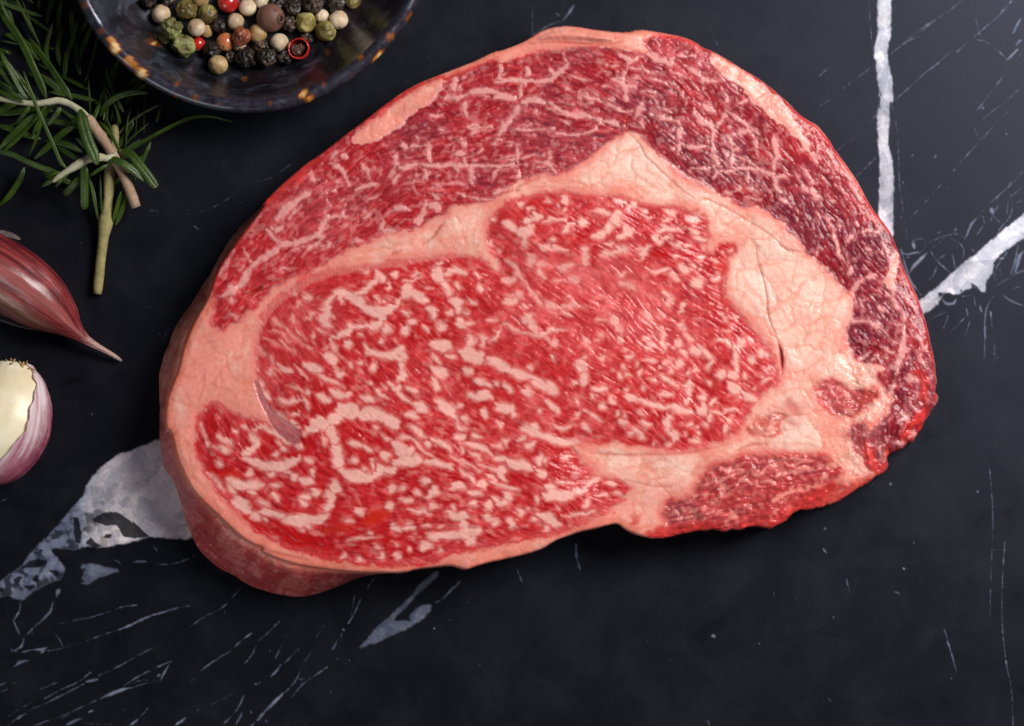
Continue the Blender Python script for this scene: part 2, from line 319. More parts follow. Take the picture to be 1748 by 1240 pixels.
FAT_LINES = parse('''
A 110: 960,480 1060,450 1150,520 1240,590 1320,650
A 120: 1250,620 1400,690 1550,690 1650,650
A 60: 1650,650 1690,570 1720,530
A 50: 1150,500 1250,490 1330,420 1400,360 1450,300
A 80: 1480,260 1480,340
A 50: 1560,350 1565,450
A 36: 1430,520 1450,570
A 100: 860,620 830,720 840,820 880,870
A 60: 1020,480 1040,600
A 60: 840,620 890,560 960,500
A 40: 870,720 920,770
A 90: 1560,740 1500,800 1420,860 1300,860
A 80: 1120,820 1130,900 1060,950 930,980
A 50: 1130,850 1230,880 1300,860
A 50: 900,980 930,1060 950,1150
A 36: 940,970 1010,980
A 90: 1115,1060 1125,1085
A 70: 640,520 660,530
A 70: 470,470 500,460
A 36: 560,580 530,630
A 50: 450,760 480,800
A 40: 640,780 720,710
A 60: 690,930 700,970
A 30: 780,900 830,950
A 36: 850,1090 870,1120
A 50: 1300,1060 1330,1130 1400,1160 1480,1180
A 90: 1580,880 1530,890
A 50: 1490,1010 1510,1040
A 40: 1240,955 1260,965
A 90: 1640,1190 1720,1130
A 60: 1620,270 1660,250
A 40: 1350,200 1300,260 1220,190
A 24: 220,880 330,930 450,1050
A 24: 400,900 500,1000 600,1100
A 20: 150,1000 300,1100
A 24: 330,1050 480,1170
A 30: 520,920 600,1000
A 30: 600,1080 720,1120
A 24: 100,900 130,780
A 24: 250,800 330,860 420,900
A 24: 60,1100 180,1180
B 90: 300,170 370,210 430,240
B 70: 220,240 245,245
B 30: 220,60 250,140
B 100: 640,160 720,200 790,230
B 40: 780,270 850,310 950,340 1040,400
B 90: 850,40 920,90 980,90
B 30: 920,120 970,230 1050,290
B 90: 1340,20 1480,60 1600,80 1740,110
B 80: 1720,150 1690,250 1700,330
B 90: 1380,170 1390,220
B 60: 1240,100 1260,110
B 60: 1120,140 1150,170
B 60: 1580,340 1650,400 1720,460
B 80: 1000,250 1040,280
B 70: 620,460 660,480
B 80: 780,490 830,520 880,555
B 80: 930,460 980,490 1060,510
B 60: 1080,490 1120,510
B 80: 1280,530 1330,560 1390,580
B 60: 1400,430 1480,470
B 50: 1330,345 1350,360
B 40: 1440,480 1560,540
B 30: 1500,380 1560,440
B 60: 290,530 350,570 450,575 560,565
B 40: 580,560 640,590 660,650
B 90: 110,440 160,480 200,540
B 70: 80,340 130,400
B 60: 230,640 300,730 380,800 460,860 530,890
B 50: 440,800 500,810
B 40: 440,710 560,700
B 190: 1080,680 1180,710
B 150: 1000,640 1080,720
B 150: 1200,730 1400,720 1550,760
B 130: 1560,780 1660,860
B 150: 900,790 1000,760
B 150: 720,800 850,850
B 110: 640,880 720,880
B 100: 920,880 930,1000
B 110: 960,1060 980,1180
B 60: 1110,1060 1200,1070 1260,1080
B 60: 1280,1090 1360,1140
B 120: 1640,1060 1700,1120
B 60: 1500,1170 1540,1190
B 40: 1490,950 1560,1030
B 30: 1410,870 1480,890
B 30: 800,920 830,1000 860,1080
B 60: 365,1105 380,1115
B 60: 530,1100 570,1080
B 50: 595,938 606,944
B 90: 20,960 60,1060
B 36: 130,830 200,890 250,950
B 24: 480,150 560,220 640,330
B 24: 420,370 520,430 600,440
C 110: 430,180 450,260 500,300
C 80: 540,270 620,220 700,210 760,260
C 60: 440,140 500,100
C 130: 100,420 80,500
C 110: 140,480 250,500 330,560
C 90: 330,640 400,700 440,770
C 60: 520,340 590,440 600,500
C 110: 620,550 680,600 670,680
C 100: 690,760 720,840 760,880
C 80: 640,580 720,570
C 70: 690,370 700,430
C 70: 900,400 950,420
C 70: 840,560 870,580
C 50: 890,240 920,310
C 30: 310,390 400,390
C 36: 160,260 250,260
C 36: 60,330 150,340 260,300
C 70: 1270,120 1340,170 1400,240 1440,310
C 50: 1440,310 1500,400 1580,500 1640,620
C 80: 1210,320 1300,310
C 110: 1510,60 1520,110
C 60: 1620,260 1650,300
C 100: 1230,560 1300,570 1370,550
C 40: 1380,470 1400,540
C 40: 1430,620 1500,630
C 30: 1230,490 1330,500
C 110: 1430,790 1500,780 1550,860 1600,950
C 60: 1400,760 1560,740
C 36: 1150,840 1300,860 1400,930 1550,960 1660,990
C 70: 1640,980 1740,900
C 36: 1030,780 1130,770
C 60: 1130,870 1120,980 1050,1010
C 60: 940,1010 960,1060
C 60: 930,1000 1000,990
C 130: 380,1050 480,1060 560,1090
C 100: 700,1130 800,1110 870,1160
C 80: 790,980 800,1060
C 90: 490,830 490,880
C 60: 560,690 600,700
C 70: 95,685 110,695
C 90: 160,795 180,805
C 60: 320,860 340,910
C 110: 100,880 90,960
C 90: 35,1130 50,1135
C 40: 720,680 800,690
C 40: 780,830 860,840
C 40: 840,1000 860,1040
C 50: 920,1120 960,1190
D 150: 740,20 850,40 940,80
D 125: 1040,110 1150,150 1250,210
D 115: 1250,210 1400,270 1500,310
D 95: 1500,310 1620,370 1720,440
D 60: 1480,150 1520,220
D 90: 20,40 80,60
D 50: 390,30 450,90 510,160
D 40: 580,30 620,60
D 130: 400,220 480,250 540,240
D 90: 390,320 440,400 450,450
D 120: 30,220 40,320
D 90: 15,415 28,425
D 50: 130,420 220,460
D 120: 150,590 250,640 330,690
D 60: 30,490 120,560
D 140: 470,590 560,660 640,690
D 60: 640,720 680,790
D 50: 680,650 740,640
D 90: 790,210 820,225
D 90: 900,320 960,350
D 60: 960,350 1040,390
D 90: 760,480 860,520 960,530 1060,550
D 60: 930,480 1000,490
D 120: 1150,640 1240,640 1290,700
D 60: 1300,720 1330,750
D 90: 980,710 985,740
D 100: 1470,470 1490,450
D 50: 1230,400 1300,450
D 50: 1100,350 1160,370
D 60: 1690,580 1720,620
D 50: 1605,675 1615,685
D 60: 1150,840 1200,860
D 110: 1450,890 1560,920 1680,970
D 60: 1590,840 1620,900
D 60: 660,940 740,980
D 50: 840,950 940,990
D 60: 410,1000 500,1060 600,1130
D 50: 740,1050 860,1090 960,1140 1060,1190
D 30: 1080,1080 1200,1100
D 60: 1190,1020 1240,1060
D 60: 1460,1100 1560,1060
D 60: 80,740 200,720
D 110: 20,1090 40,1190
D 80: 120,1155 140,1165
D 50: 320,1060 380,1080
D 40: 100,860 200,920 340,980
D 40: 750,790 790,800
D 36: 640,820 760,880
E 90: 300,400 380,450 430,500
E 150: 470,520 560,510
E 60: 500,580 530,680
E 80: 560,760 590,840
E 40: 580,850 600,890
E 90: 600,350 690,330
E 70: 530,390 600,380
E 36: 560,430 620,470
E 40: 720,400 850,370 980,340
E 60: 940,510 1010,460 1060,400
E 80: 980,120 1010,190
E 60: 775,135 790,145
E 50: 875,215 885,225
E 30: 940,270 1000,265
E 100: 1150,390 1180,420
E 60: 1120,400 1230,420
E 120: 1560,310 1560,410
E 60: 1300,260 1400,290 1480,330
E 90: 1300,590 1380,550 1440,500
E 60: 1450,490 1500,420
E 100: 720,660 760,710
E 60: 800,590 850,620
E 50: 780,710 900,710 1000,730
E 90: 1190,730 1210,830
E 60: 1130,710 1240,720
E 60: 1225,855 1235,865
E 60: 1390,780 1500,770 1600,740 1700,740
E 60: 1540,660 1600,700
E 60: 300,860 400,910 460,980 500,1070
E 90: 290,1050 400,1040
E 80: 880,910 980,940 1060,900
E 60: 650,870 760,900
E 90: 675,985 690,995
E 100: 1040,1050 1120,1080
E 40: 800,1080 950,1080
E 60: 1550,150 1620,160
E 60: 450,190 500,180
E 50: 565,255 575,265
E 80: 105,635 118,645
E 60: 155,345 165,355
E 50: 195,715 205,725
E 60: 1650,450 1680,520
E 60: 1560,580 1700,560
E 60: 1590,1020 1640,980
E 60: 1620,1090 1700,1150
G 90: 150,240 150,330
G 60: 200,100 240,95
G 50: 270,200 330,140 380,100
G 50: 470,190 500,230
G 30: 450,260 560,300
G 60: 720,210 830,220
G 30: 680,320 780,290
G 100: 1000,280 1060,290
G 60: 990,430 1060,450
G 50: 1040,500 1100,530 1180,540
G 70: 620,420 720,390 820,440
G 70: 620,480 640,560 700,570
G 60: 720,540 770,520
G 70: 560,610 470,680 430,740
G 60: 270,410 330,460 250,480
G 90: 170,640 260,670
G 60: 130,690 0,710
G 50: 30,590 100,550
G 60: 400,620 450,660
G 60: 800,590 880,600
G 30: 980,560 900,640
G 60: 580,910 660,900 750,870
G 80: 860,830 920,860 960,900
G 50: 1100,730 1150,750
G 40: 1010,820 1030,830
G 40: 815,738 826,744
G 40: 1275,788 1286,793
G 50: 1280,970 1320,940
G 90: 1000,1060 1080,1040 1150,1030
G 30: 1090,860 1100,900
G 90: 1130,620 1220,630 1300,580 1310,500
G 60: 1465,625 1476,635
G 40: 1375,668 1385,674
G 50: 1440,790 1460,870 1470,970
G 60: 690,1130 760,1190
G 60: 260,1050 350,1110
G 60: 205,935 216,945
G 60: 780,940 860,1000
H 110: 770,300 800,330
H 60: 830,370 860,440
H 80: 870,490 880,540
H 80: 20,110 120,160
H 50: 150,170 300,140 450,160
H 40: 190,220 300,270
H 36: 590,300 710,310
H 60: 20,440 130,410 250,430
H 90: 90,590 150,610
H 40: 0,490 60,570
H 60: 610,460 650,490
H 50: 595,545 606,555
H 50: 450,490 500,590
H 60: 1120,240 1170,280 1240,350
H 50: 1300,420 1350,480 1380,560
H 70: 1380,590 1400,630
H 60: 1130,540 1200,550
H 60: 1160,630 1260,620
H 60: 1570,150 1600,130 1580,230
H 90: 1590,370 1580,410
H 80: 1540,540 1540,640
H 60: 1570,680 1610,730
H 50: 1640,500 1700,550
H 90: 1690,655 1708,665
H 60: 1420,50 1430,150
H 130: 380,800 450,860
H 110: 430,930 460,1040
H 70: 640,760 680,740
H 60: 455,735 466,745
H 60: 560,1100 700,1100
H 90: 675,1075 690,1085
H 110: 40,1060 120,1150
H 90: 335,1025 348,1035
H 50: 930,740 1010,710
H 60: 1045,815 1056,825
H 60: 1105,905 1118,915
H 50: 930,935 990,945
H 60: 845,955 858,965
H 50: 895,645 908,655
H 50: 895,865 908,875
H 60: 1150,770 1280,780
H 70: 1520,805 1560,830
H 50: 1395,795 1406,805
H 60: 1300,950 1380,980 1450,1000 1520,1060
H 40: 1430,860 1490,930
H 50: 1125,1085 1136,1095
H 50: 900,1105 950,1115
H 60: 1230,1015 1250,1025
H 70: 1650,1070 1670,1090
H 60: 1625,1145 1636,1155
H 40: 1330,848 1350,855
H 60: 70,745 95,755
H 50: 1635,925 1646,935
I 60: 300,60 290,120
I 36: 340,320 400,390
I 100: 430,530 500,560
I 60: 480,470 590,570 640,620
I 60: 30,260 80,350 90,460
I 60: 700,410 790,430 880,480
I 60: 900,490 990,480
I 70: 910,500 910,600 920,720 890,800
I 90: 860,815 880,825
I 80: 700,800 780,800
I 60: 650,650 610,700
I 60: 590,680 620,720
I 50: 590,870 610,900
I 70: 950,425 970,435
I 50: 1065,425 1078,435
I 90: 1085,628 1100,640
I 60: 1170,560 1230,590 1300,580
I 60: 1275,725 1288,735
I 60: 1015,825 1028,835
I 40: 1195,818 1206,824
I 50: 1200,890 1250,870 1310,850
I 40: 1125,955 1136,965
I 90: 820,930 880,970 960,970
I 100: 1000,1020 1080,1080 1150,1120
I 70: 690,1080 640,1130
I 40: 740,100 780,120
I 40: 880,130 920,150
I 30: 790,168 812,174
I 30: 760,290 850,310
I 60: 250,680 290,690
I 50: 125,655 136,665
I 40: 160,740 200,790
I 70: 380,930 400,950
I 60: 345,1015 358,1025
I 90: 520,1060 530,1070
I 80: 330,1100 350,1115
I 50: 430,750 500,750
J 85: 950,340 1060,360
J 65: 1080,370 1200,400 1300,440 1420,440
J 65: 1430,440 1560,470 1680,500
J 90: 1440,520 1410,610 1420,700
J 100: 1440,740 1510,740 1490,830
J 60: 1400,870 1440,870
J 70: 880,610 940,640
J 80: 1020,700 1080,740 1110,790
J 40: 960,770 1010,750
J 50: 350,560 400,490
J 50: 480,490 570,550 640,590
J 60: 460,650 510,720
J 36: 120,660 200,690 290,680
J 80: 30,400 90,460 130,500
J 60: 760,355 780,365
J 70: 670,415 690,425
J 60: 360,375 385,385
J 50: 800,515 840,525
J 50: 550,325 570,335
J 60: 1120,630 1200,650
J 40: 1050,500 1150,540
J 60: 1605,365 1618,375
J 40: 925,538 940,545
J 60: 1300,290 1440,280
J 40: 1255,848 1266,856
J 40: 1615,738 1626,744
J 50: 1640,605 1660,615
J 60: 1705,815 1718,825
K 60: 435,478 446,484
K 60: 600,460 680,520
K 50: 525,508 536,514
K 60: 875,545 888,555
K 50: 700,360 820,370
K 50: 840,330 960,330
K 50: 915,468 926,474
K 50: 565,578 576,584
K 60: 500,690 570,710
K 40: 550,655 565,665
K 40: 395,608 406,614
K 110: 560,350 640,310
K 60: 680,400 690,440
K 40: 45,708 56,714
L 80: 700,490 780,530
L 90: 800,600 740,650 640,700
L 110: 640,740 760,800 900,840 1050,850 1180,810 1290,740
L 60: 340,530 420,570 500,610
L 40: 300,620 420,660 480,680
L 60: 330,800 400,840
L 90: 700,920 720,940
L 60: 535,428 546,434
L 36: 640,400 700,450
L 50: 980,720 1020,722
L 70: 1080,640 1120,660
L 60: 1270,640 1320,620
L 36: 1030,560 1070,620
L 55: 760,430 850,380 960,420 1000,470 1080,540 1180,580 1260,560
L 30: 170,350 160,450 210,540
L 36: 200,560 250,600
L 60: 1390,765 1410,775
L 60: 1430,870 1440,950
L 90: 1200,960 1240,990
L 60: 975,938 990,945
L 60: 1100,900 1180,920
L 150: 470,1010 560,1050 700,1080
L 90: 700,1040 850,1050
L 80: 1310,1020 1450,1040
L 60: 980,1080 1060,1100
M 110: 500,210 620,250 800,280
M 60: 480,260 560,360
M 140: 540,420 620,480 700,550
M 110: 760,600 820,640
M 90: 860,560 980,570 1100,620
M 120: 1100,650 1250,670 1400,660 1600,620
M 90: 1600,540 1640,480
M 50: 800,430 880,470 940,510
M 60: 970,380 1030,430
M 50: 750,350 720,320
M 50: 960,270 1040,300
M 60: 1300,430 1370,480
M 50: 1330,370 1420,380
M 90: 1480,370 1500,340
M 40: 230,110 300,190 360,260 440,330
M 40: 1260,740 1330,790
M 30: 1340,720 1440,760
M 36: 880,640 900,680
N 110: 180,250 200,400
N 130: 230,560 280,700
N 140: 320,760 480,830 620,830
N 100: 640,830 780,760 880,720
N 140: 200,900 250,1000
N 130: 150,1050 170,1070
N 70: 390,450 500,470
N 60: 560,500 640,560
N 110: 790,585 810,595
N 110: 920,460 960,560
N 120: 900,680 1050,650 1200,640
N 70: 1250,660 1400,680 1520,720
N 110: 1040,555 1080,565
N 60: 380,620 460,650
N 60: 650,660 640,730
N 50: 535,735 546,745
N 40: 690,268 720,272
N 40: 790,390 840,400
N 100: 870,955 890,965
N 70: 970,945 990,955
N 60: 1130,980 1200,1060
N 90: 1230,880 1300,880
N 60: 1020,1090 1090,1090
N 100: 850,1165 870,1175
N 100: 1270,1060 1350,1000 1400,1000
N 100: 1600,930 1680,960
N 60: 1050,250 1150,310 1240,360
N 60: 1400,410 1470,470 1540,540
N 80: 1610,340 1680,380
N 60: 1270,450 1330,470
N 30: 940,360 1060,400 1180,470
N 30: 1100,440 1250,560 1400,640
N 60: 1640,520 1660,560
N 30: 1600,200 1740,280
N 60: 1050,130 1150,170
O 60: 480,370 560,360
O 90: 880,550 960,560
O 50: 1000,540 1130,520
O 60: 880,488 900,494
O 40: 380,680 520,650 640,650 720,640
O 50: 590,588 610,594
O 110: 1300,640 1400,630 1550,650 1740,660
O 100: 1280,720 1240,800
O 80: 1470,360 1560,400 1700,420
O 90: 1680,480 1700,560
O 60: 1550,315 1570,325
O 70: 1310,260 1400,310
O 40: 1060,330 1200,350 1330,370
O 40: 1260,520 1330,510
O 30: 1430,508 1450,514
O 40: 1050,480 1100,470
O 36: 1400,790 1440,800
O 60: 920,860 940,910
O 60: 765,875 776,885
O 60: 1070,795 1085,805
O 40: 690,750 740,800
O 60: 315,865 326,875
O 60: 475,895 486,905
O 36: 910,738 930,744
O 50: 330,460 430,480
P 90: 880,70 980,90
P 60: 1030,20 1060,80
P 100: 1000,120 1130,170 1270,210 1450,220 1540,270 1600,340
P 40: 120,20 220,90
P 60: 300,270 400,310 480,360
P 90: 560,400 680,430
P 110: 700,460 850,500 1000,530
P 100: 1070,480 1080,400
P 90: 1070,560 1140,620
P 90: 620,540 700,560
P 60: 640,600 700,680
P 40: 300,390 400,430
P 60: 500,620 580,680
P 50: 280,640 340,680
P 100: 400,690 430,740
P 50: 200,560 320,640
P 60: 30,500 80,540
P 90: 100,730 200,770
P 80: 240,800 400,830
P 130: 1160,840 1300,870 1450,860
P 90: 1470,830 1620,780
P 90: 1200,740 1250,790
P 36: 640,730 760,770 860,800
P 90: 660,830 750,880
P 60: 520,860 620,900
P 90: 620,940 700,940
P 90: 480,950 500,990
P 60: 325,938 336,944
P 60: 75,975 86,985
P 80: 830,1010 900,1050
P 110: 1080,1060 1180,1110 1260,1150
P 50: 1015,1128 1030,1134
P 60: 700,1120 760,1140
P 60: 1045,898 1056,904
P 40: 955,998 966,1004
P 60: 540,1150 600,1160
P 50: 460,1070 540,1080
P 40: 550,280 650,290
P 40: 660,220 720,210
P 50: 920,300 980,270
P 40: 1340,420 1440,420
P 30: 1300,690 1420,700
P 40: 1150,460 1180,500
P 50: 860,230 900,180
P 24: 60,380 160,450 260,520
P 24: 180,440 300,520 420,560
P 24: 380,480 520,530 640,590
P 24: 520,700 640,740 720,800
Q 60: 1250,170 1330,130 1420,90
Q 36: 1400,270 1500,270
Q 50: 1250,380 1330,330
Q 36: 1060,480 1200,460 1400,440
Q 80: 830,470 930,520 1020,560
Q 60: 875,598 886,604
Q 60: 500,510 560,540
Q 60: 540,590 590,570
Q 90: 40,640 140,640 240,620
Q 80: 160,690 150,750
Q 110: 50,475 70,485
Q 40: 990,398 1010,404
Q 40: 280,500 400,500
Q 60: 1480,140 1560,160
Q 40: 1540,240 1640,260
''')
CAP_LINES = parse('''
c1 60: 520,60 590,140 630,190
c1 50: 650,170 750,190 850,170 950,110 1050,20
c1 70: 640,220 560,260 470,320 400,380
c1 100: 370,420 330,490 290,560
c1 60: 290,560 220,600 130,640
c1 40: 60,560 40,680 30,800
c1 60: 660,30 600,80 560,40
c1 40: 240,240 190,340 140,420 100,470
c1 30: 330,230 370,300 400,360
c1 40: 650,400 720,400 750,390
c1 50: 880,220 960,190 1000,120
c1 30: 1040,180 1070,200
c2 80: 230,430 280,400
c2 85: 230,440 140,500 60,560 0,620
c2 60: 480,600 420,650 370,740
c2 60: 370,770 250,800 150,840 20,860
c2 40: 480,140 540,190 600,260 625,330
c2 60: 520,60 480,110
c2 50: 680,370 780,330 880,330
c2 40: 790,270 780,200 760,160
c2 50: 1040,100 1010,200 970,260
c2 50: 1070,190 1150,160 1290,170
c2 50: 590,90 610,110
c2 36: 450,600 520,590 600,600
c2 30: 1000,310 1040,260
c2 60: 920,640 900,700 960,760
c2 50: 960,580 1050,520 1150,530
c2 110: 960,720 1050,760
c2 60: 1200,640 1280,560
c2 30: 800,460 900,410
c2 24: 430,400 560,340
c2 24: 300,200 330,300
c2 24: 1200,280 1180,340 1220,400
c2 24: 760,560 790,590
c3 60: 600,190 660,180 700,200
c3 55: 700,190 800,160 900,130 1000,120 1080,150 1150,190 1230,200
c3 50: 1230,90 1240,190
c3 50: 1080,40 1150,30 1240,40 1290,60
c3 60: 680,120 670,60 690,20
c3 40: 780,220 770,290 800,350
c3 50: 1240,250 1190,310 1150,390 1100,440 1060,510
c3 50: 220,780 330,770 450,770 560,760 700,760 830,770 960,760 1100,770 1300,760
c3 50: 450,580 460,660 480,740
c3 40: 320,600 440,590
c3 60: 240,580 260,610
c3 40: 370,510 380,580
c3 40: 160,700 190,660 180,780 140,860
c3 36: 740,570 760,600
c3 40: 670,670 760,660
c3 24: 880,660 920,620
c3 40: 820,790 830,880
c3 24: 1040,800 1020,870
c3 30: 460,820 440,880
c3 24: 350,800 360,870
c3 30: 1220,600 1230,740
c3 20: 960,540 1050,540 1150,570 1250,590
c3 24: 1050,370 1100,400
c3 20: 560,440 600,470
c3 20: 640,520 760,540
c3 20: 480,330 580,330
c3 20: 800,440 900,470 1000,430
c3 24: 600,620 660,570
c3 30: 500,200 540,150
c4 50: 520,200 520,320
c4 36: 930,30 930,150 930,270 950,320
c4 24: 720,200 710,290
c4 24: 390,260 400,310
c4 50: 470,90 480,150
c4 40: 720,400 800,380 880,360
c4 60: 200,420 240,460
c4 100: 180,500 240,540
c4 60: 130,480 110,580 80,650
c4 24: 410,400 500,440 600,470
c4 24: 130,230 110,320
c4 50: 1200,60 1200,110
c4 36: 1090,130 1180,140 1240,220
c4 24: 960,100 1060,70 1150,80
c4 20: 520,460 640,440 700,450
c5 60: 70,240 70,370
c5 60: 30,400 150,380 260,390 330,390
c5 60: 330,390 430,400 520,370 600,300 640,240
c5 50: 620,150 620,230
c5 50: 300,280 290,370
c5 40: 490,290 540,320
c5 60: 240,420 240,540
c5 60: 20,490 100,520 200,560
c5 80: 260,570 360,560 460,570
c5 60: 460,560 560,640 700,690 850,700 930,720
c5 50: 230,600 190,680 120,780 60,850
c5 60: 960,740 1050,750 1090,790
c5 36: 640,460 730,500 830,530 930,560 1020,600 1120,650 1200,650
c5 24: 760,470 720,540
c5 40: 910,220 1000,260 1100,270
c5 50: 1070,150 1150,200 1190,240
c5 50: 1180,240 1260,180
c5 50: 1130,270 1120,400 1150,480 1150,560
c5 36: 1130,440 1220,440
c5 30: 370,640 380,690
c5 30: 180,800 300,810 420,810 540,800
c5 24: 920,740 880,800 800,850 700,860 560,850
c5 40: 350,830 370,880
c5 60: 1280,600 1260,660
c5 24: 460,640 600,680
c5 30: 80,150 180,130 290,130
c5 24: 960,440 1000,440
c6 60: 20,130 130,150 230,200 330,260 430,300
c6 60: 420,180 420,290
c6 50: 20,230 100,270 180,230
c6 50: 60,260 60,340 20,400
c6 36: 100,330 200,350 300,380
c6 36: 290,430 400,460
c6 40: 540,300 620,350 700,400 740,440
c6 36: 690,420 700,530
c6 60: 680,640 760,690 800,700
c6 50: 620,720 640,770 750,800 800,840
c6 60: 880,740 840,800 820,860
c6 36: 250,720 350,770 450,790
c6 50: 180,640 160,710 130,750
c6 30: 30,560 40,620
c6 30: 420,440 480,520 540,600
c6 30: 560,590 540,650
c6 24: 1000,640 1070,610
c6 40: 900,620 920,630
c6 36: 900,700 1000,760 1100,850 1200,890
c6 24: 500,220 600,220
c6 30: 460,360 560,420
c6 24: 600,440 660,520
c6 30: 760,440 820,460
c6 24: 190,530 280,530 340,570
c6 24: 280,580 320,640
c7 40: 230,40 280,70 380,80
c7 55: 390,90 400,200 420,270
c7 50: 420,280 390,370
c7 50: 540,80 620,110 680,150
c7 60: 680,150 690,280 700,400 730,470
c7 60: 690,480 720,520 680,580
c7 36: 770,40 740,130
c7 40: 780,200 840,230 850,330 860,370
c7 40: 850,210 950,180 1040,170
c7 40: 1030,160 1100,210
c7 36: 460,290 560,310 660,310
c7 36: 500,490 600,490 680,490
c7 40: 750,520 850,510 950,490 1080,500
c7 36: 870,380 960,420 1050,470
c7 50: 1060,480 1150,530 1200,550
c7 40: 1040,210 1050,320 1070,380
c7 50: 1210,220 1230,320 1220,420 1210,520
c7 60: 1200,540 1220,640 1260,700
c7 24: 980,520 980,620
c7 24: 940,660 1080,680
c7 30: 960,740 1100,750
c7 24: 800,680 860,700 940,650
c7 40: 860,400 840,460
c7 50: 1290,560 1230,570
c7 40: 80,60 90,140
c7 30: 1000,100 980,160
c7 60: 760,30 800,30
c7 90: 480,580 560,640 640,690
c7 60: 330,470 430,560
c8 90: 80,20 200,40 300,140
c8 60: 320,150 360,210 420,300 470,380
c8 60: 490,400 520,470
c8 36: 540,340 520,420
c8 50: 440,240 400,270
c8 50: 160,270 190,350
c8 36: 190,600 260,610
c8 60: 670,490 740,560 800,640
c8 40: 820,680 870,760 920,840
c8 30: 600,380 660,460
c8 50: 480,730 520,800
c8 40: 390,690 430,740
c8 36: 400,540 470,620
c8 40: 200,800 260,830
c8 24: 560,540 620,560
c8 50: 480,150 520,180
d1 40: 350,180 380,260 420,330
d1 50: 410,330 430,430 470,550
d1 40: 380,60 430,70
d1 40: 590,230 620,270
d1 36: 640,330 730,310 820,340
d1 60: 920,540 930,620 880,720 850,760
d1 60: 650,740 600,800 560,870
d1 50: 700,720 780,700
d1 40: 560,640 540,700
d1 24: 680,480 720,490
d1 40: 930,700 920,860
d1 24: 590,330 540,400
d1 24: 440,220 460,300
d2 50: 820,30 830,130 880,220 920,290
d2 60: 910,330 920,450 910,550 870,660 840,740
d2 36: 490,290 600,290 680,310 740,360 770,430 860,480
d2 60: 470,270 440,300
d2 40: 520,640 560,600 640,570
d2 24: 620,640 700,590
d2 50: 810,680 830,690
d2 40: 700,160 740,210
d2 24: 940,230 1000,280
d2 24: 1000,400 1060,460
d2 40: 1060,620 1100,660
d2 60: 940,800 1050,790
d2 36: 960,100 1000,180
d3 60: 840,120 800,220 780,330
d3 50: 730,220 730,350 720,450
d3 40: 960,60 1050,110
d3 30: 880,380 960,430
d3 24: 1000,200 1080,230
d3 36: 850,470 950,420
d3 70: 850,640 910,640
d3 60: 980,570 1020,540
d3 50: 640,470 610,430
d3 24: 600,640 640,800
d3 24: 700,620 720,780
d3 24: 560,560 590,590
d3 20: 500,660 560,740
''')
LOW_LINES = parse('''
d5 24: 520,340 640,280 760,260 850,270
d5 60: 640,340 720,380
d5 24: 740,360 860,320 960,310
d5 24: 560,200 700,180 860,230
d5 40: 1050,180 1100,200
d5 50: 1050,290 1080,330
d5 24: 860,290 1000,230 1060,190
d5 24: 360,470 480,430 600,420
d5 50: 440,425 465,435
d5 24: 300,540 420,560 520,550
d5 24: 200,640 340,640 460,600
d5 20: 560,500 660,430 760,380
d5 40: 740,560 780,620
d5 60: 1100,480 1180,440 1280,390
d5 24: 900,250 1000,160
d6 36: 130,380 250,340 400,320 560,300
d6 24: 180,220 260,280 360,260 500,240
d6 24: 100,280 160,310
d6 60: 90,400 130,420
d6 30: 150,560 210,560 280,510 380,470
d6 50: 560,360 620,370
d6 24: 440,440 440,500
d6 30: 470,440 600,430
d6 24: 300,640 360,610
d6 24: 170,700 190,640
d6 24: 250,720 300,680
d4 40: 350,270 430,260 480,290
d4 36: 260,350 360,330 440,350
d4 24: 300,390 380,380
d3 24: 260,280 330,330
d3 24: 220,300 280,310
''')
# red meat again inside the fat, and thin red stains
LEAN_LINES = parse('''
d4 46: 830,720 920,730 980,700
d6 50: 480,560 580,530
d7 30: 720,820 770,830
7 70: 60,310 90,320
7 70: 880,180 940,220
8 26: 950,980 975,985
1 30: 430,480 450,520 430,560
4 16: 1440,560 1500,480 1560,420
''')
CRACKS = parse('''
6 7: 0,390 100,430 200,490 300,550 350,590 400,640 470,650
6 10: 255,620 262,700 290,780 310,880 310,960 345,1040 372,1110
6 26: 360,1080 376,1130 380,1180 378,1235
7 9: 690,650 740,680 780,740 800,790 870,850 940,920 1010,980 1070,1017
7 14: 70,975 110,950 140,935
7 6: 0,1000 80,970 130,940 220,900
7 10: 165,175 260,168 350,165 480,178 620,178 680,160
1 14: 750,492 820,467 870,440
1 34: 570,572 650,540 690,500
1 8: 920,445 980,415
1 5: 1440,320 1500,305
1 16: 1620,270 1680,230 1720,180
3 11: 1070,503 1180,510 1300,516 1390,506
3 7: 960,460 1000,510
3 6: 1260,650 1340,670 1420,690 1520,690
4 12: 540,640 575,612 640,600 700,605
4 5: 0,660 150,660 330,640 480,600
4 9: 1230,370 1275,320
5 14: 370,78 402,65
5 16: 1155,460 1190,490
5 12: 360,690 400,730 435,770
5 6: 1300,690 1350,660 1400,600
5 5: 1090,660 1140,700 1190,730
5 4: 1200,255 1260,245 1330,252
5 4: 820,1050 900,1040 980,970
5 4: 1250,670 1180,820
8 8: 1420,870 1460,855
8 14: 960,1150 1000,1090 1040,1040
8 8: 520,850 580,1020 540,1100 500,1190
8 6: 570,1030 680,900 760,740
6 5: 440,470 465,430 460,500
6 8: 640,560 660,640 700,720
6 7: 850,1150 870,1120
4 8: 1490,580 1510,600
4 7: 1390,640 1400,600
2 6: 430,520 500,580
2 5: 1320,660 1400,560
2 8: 640,905 760,940 900,965
7 12: 700,560 690,610 700,640
7 10: 975,810 985,830
6 7: 305,90 340,190
''')
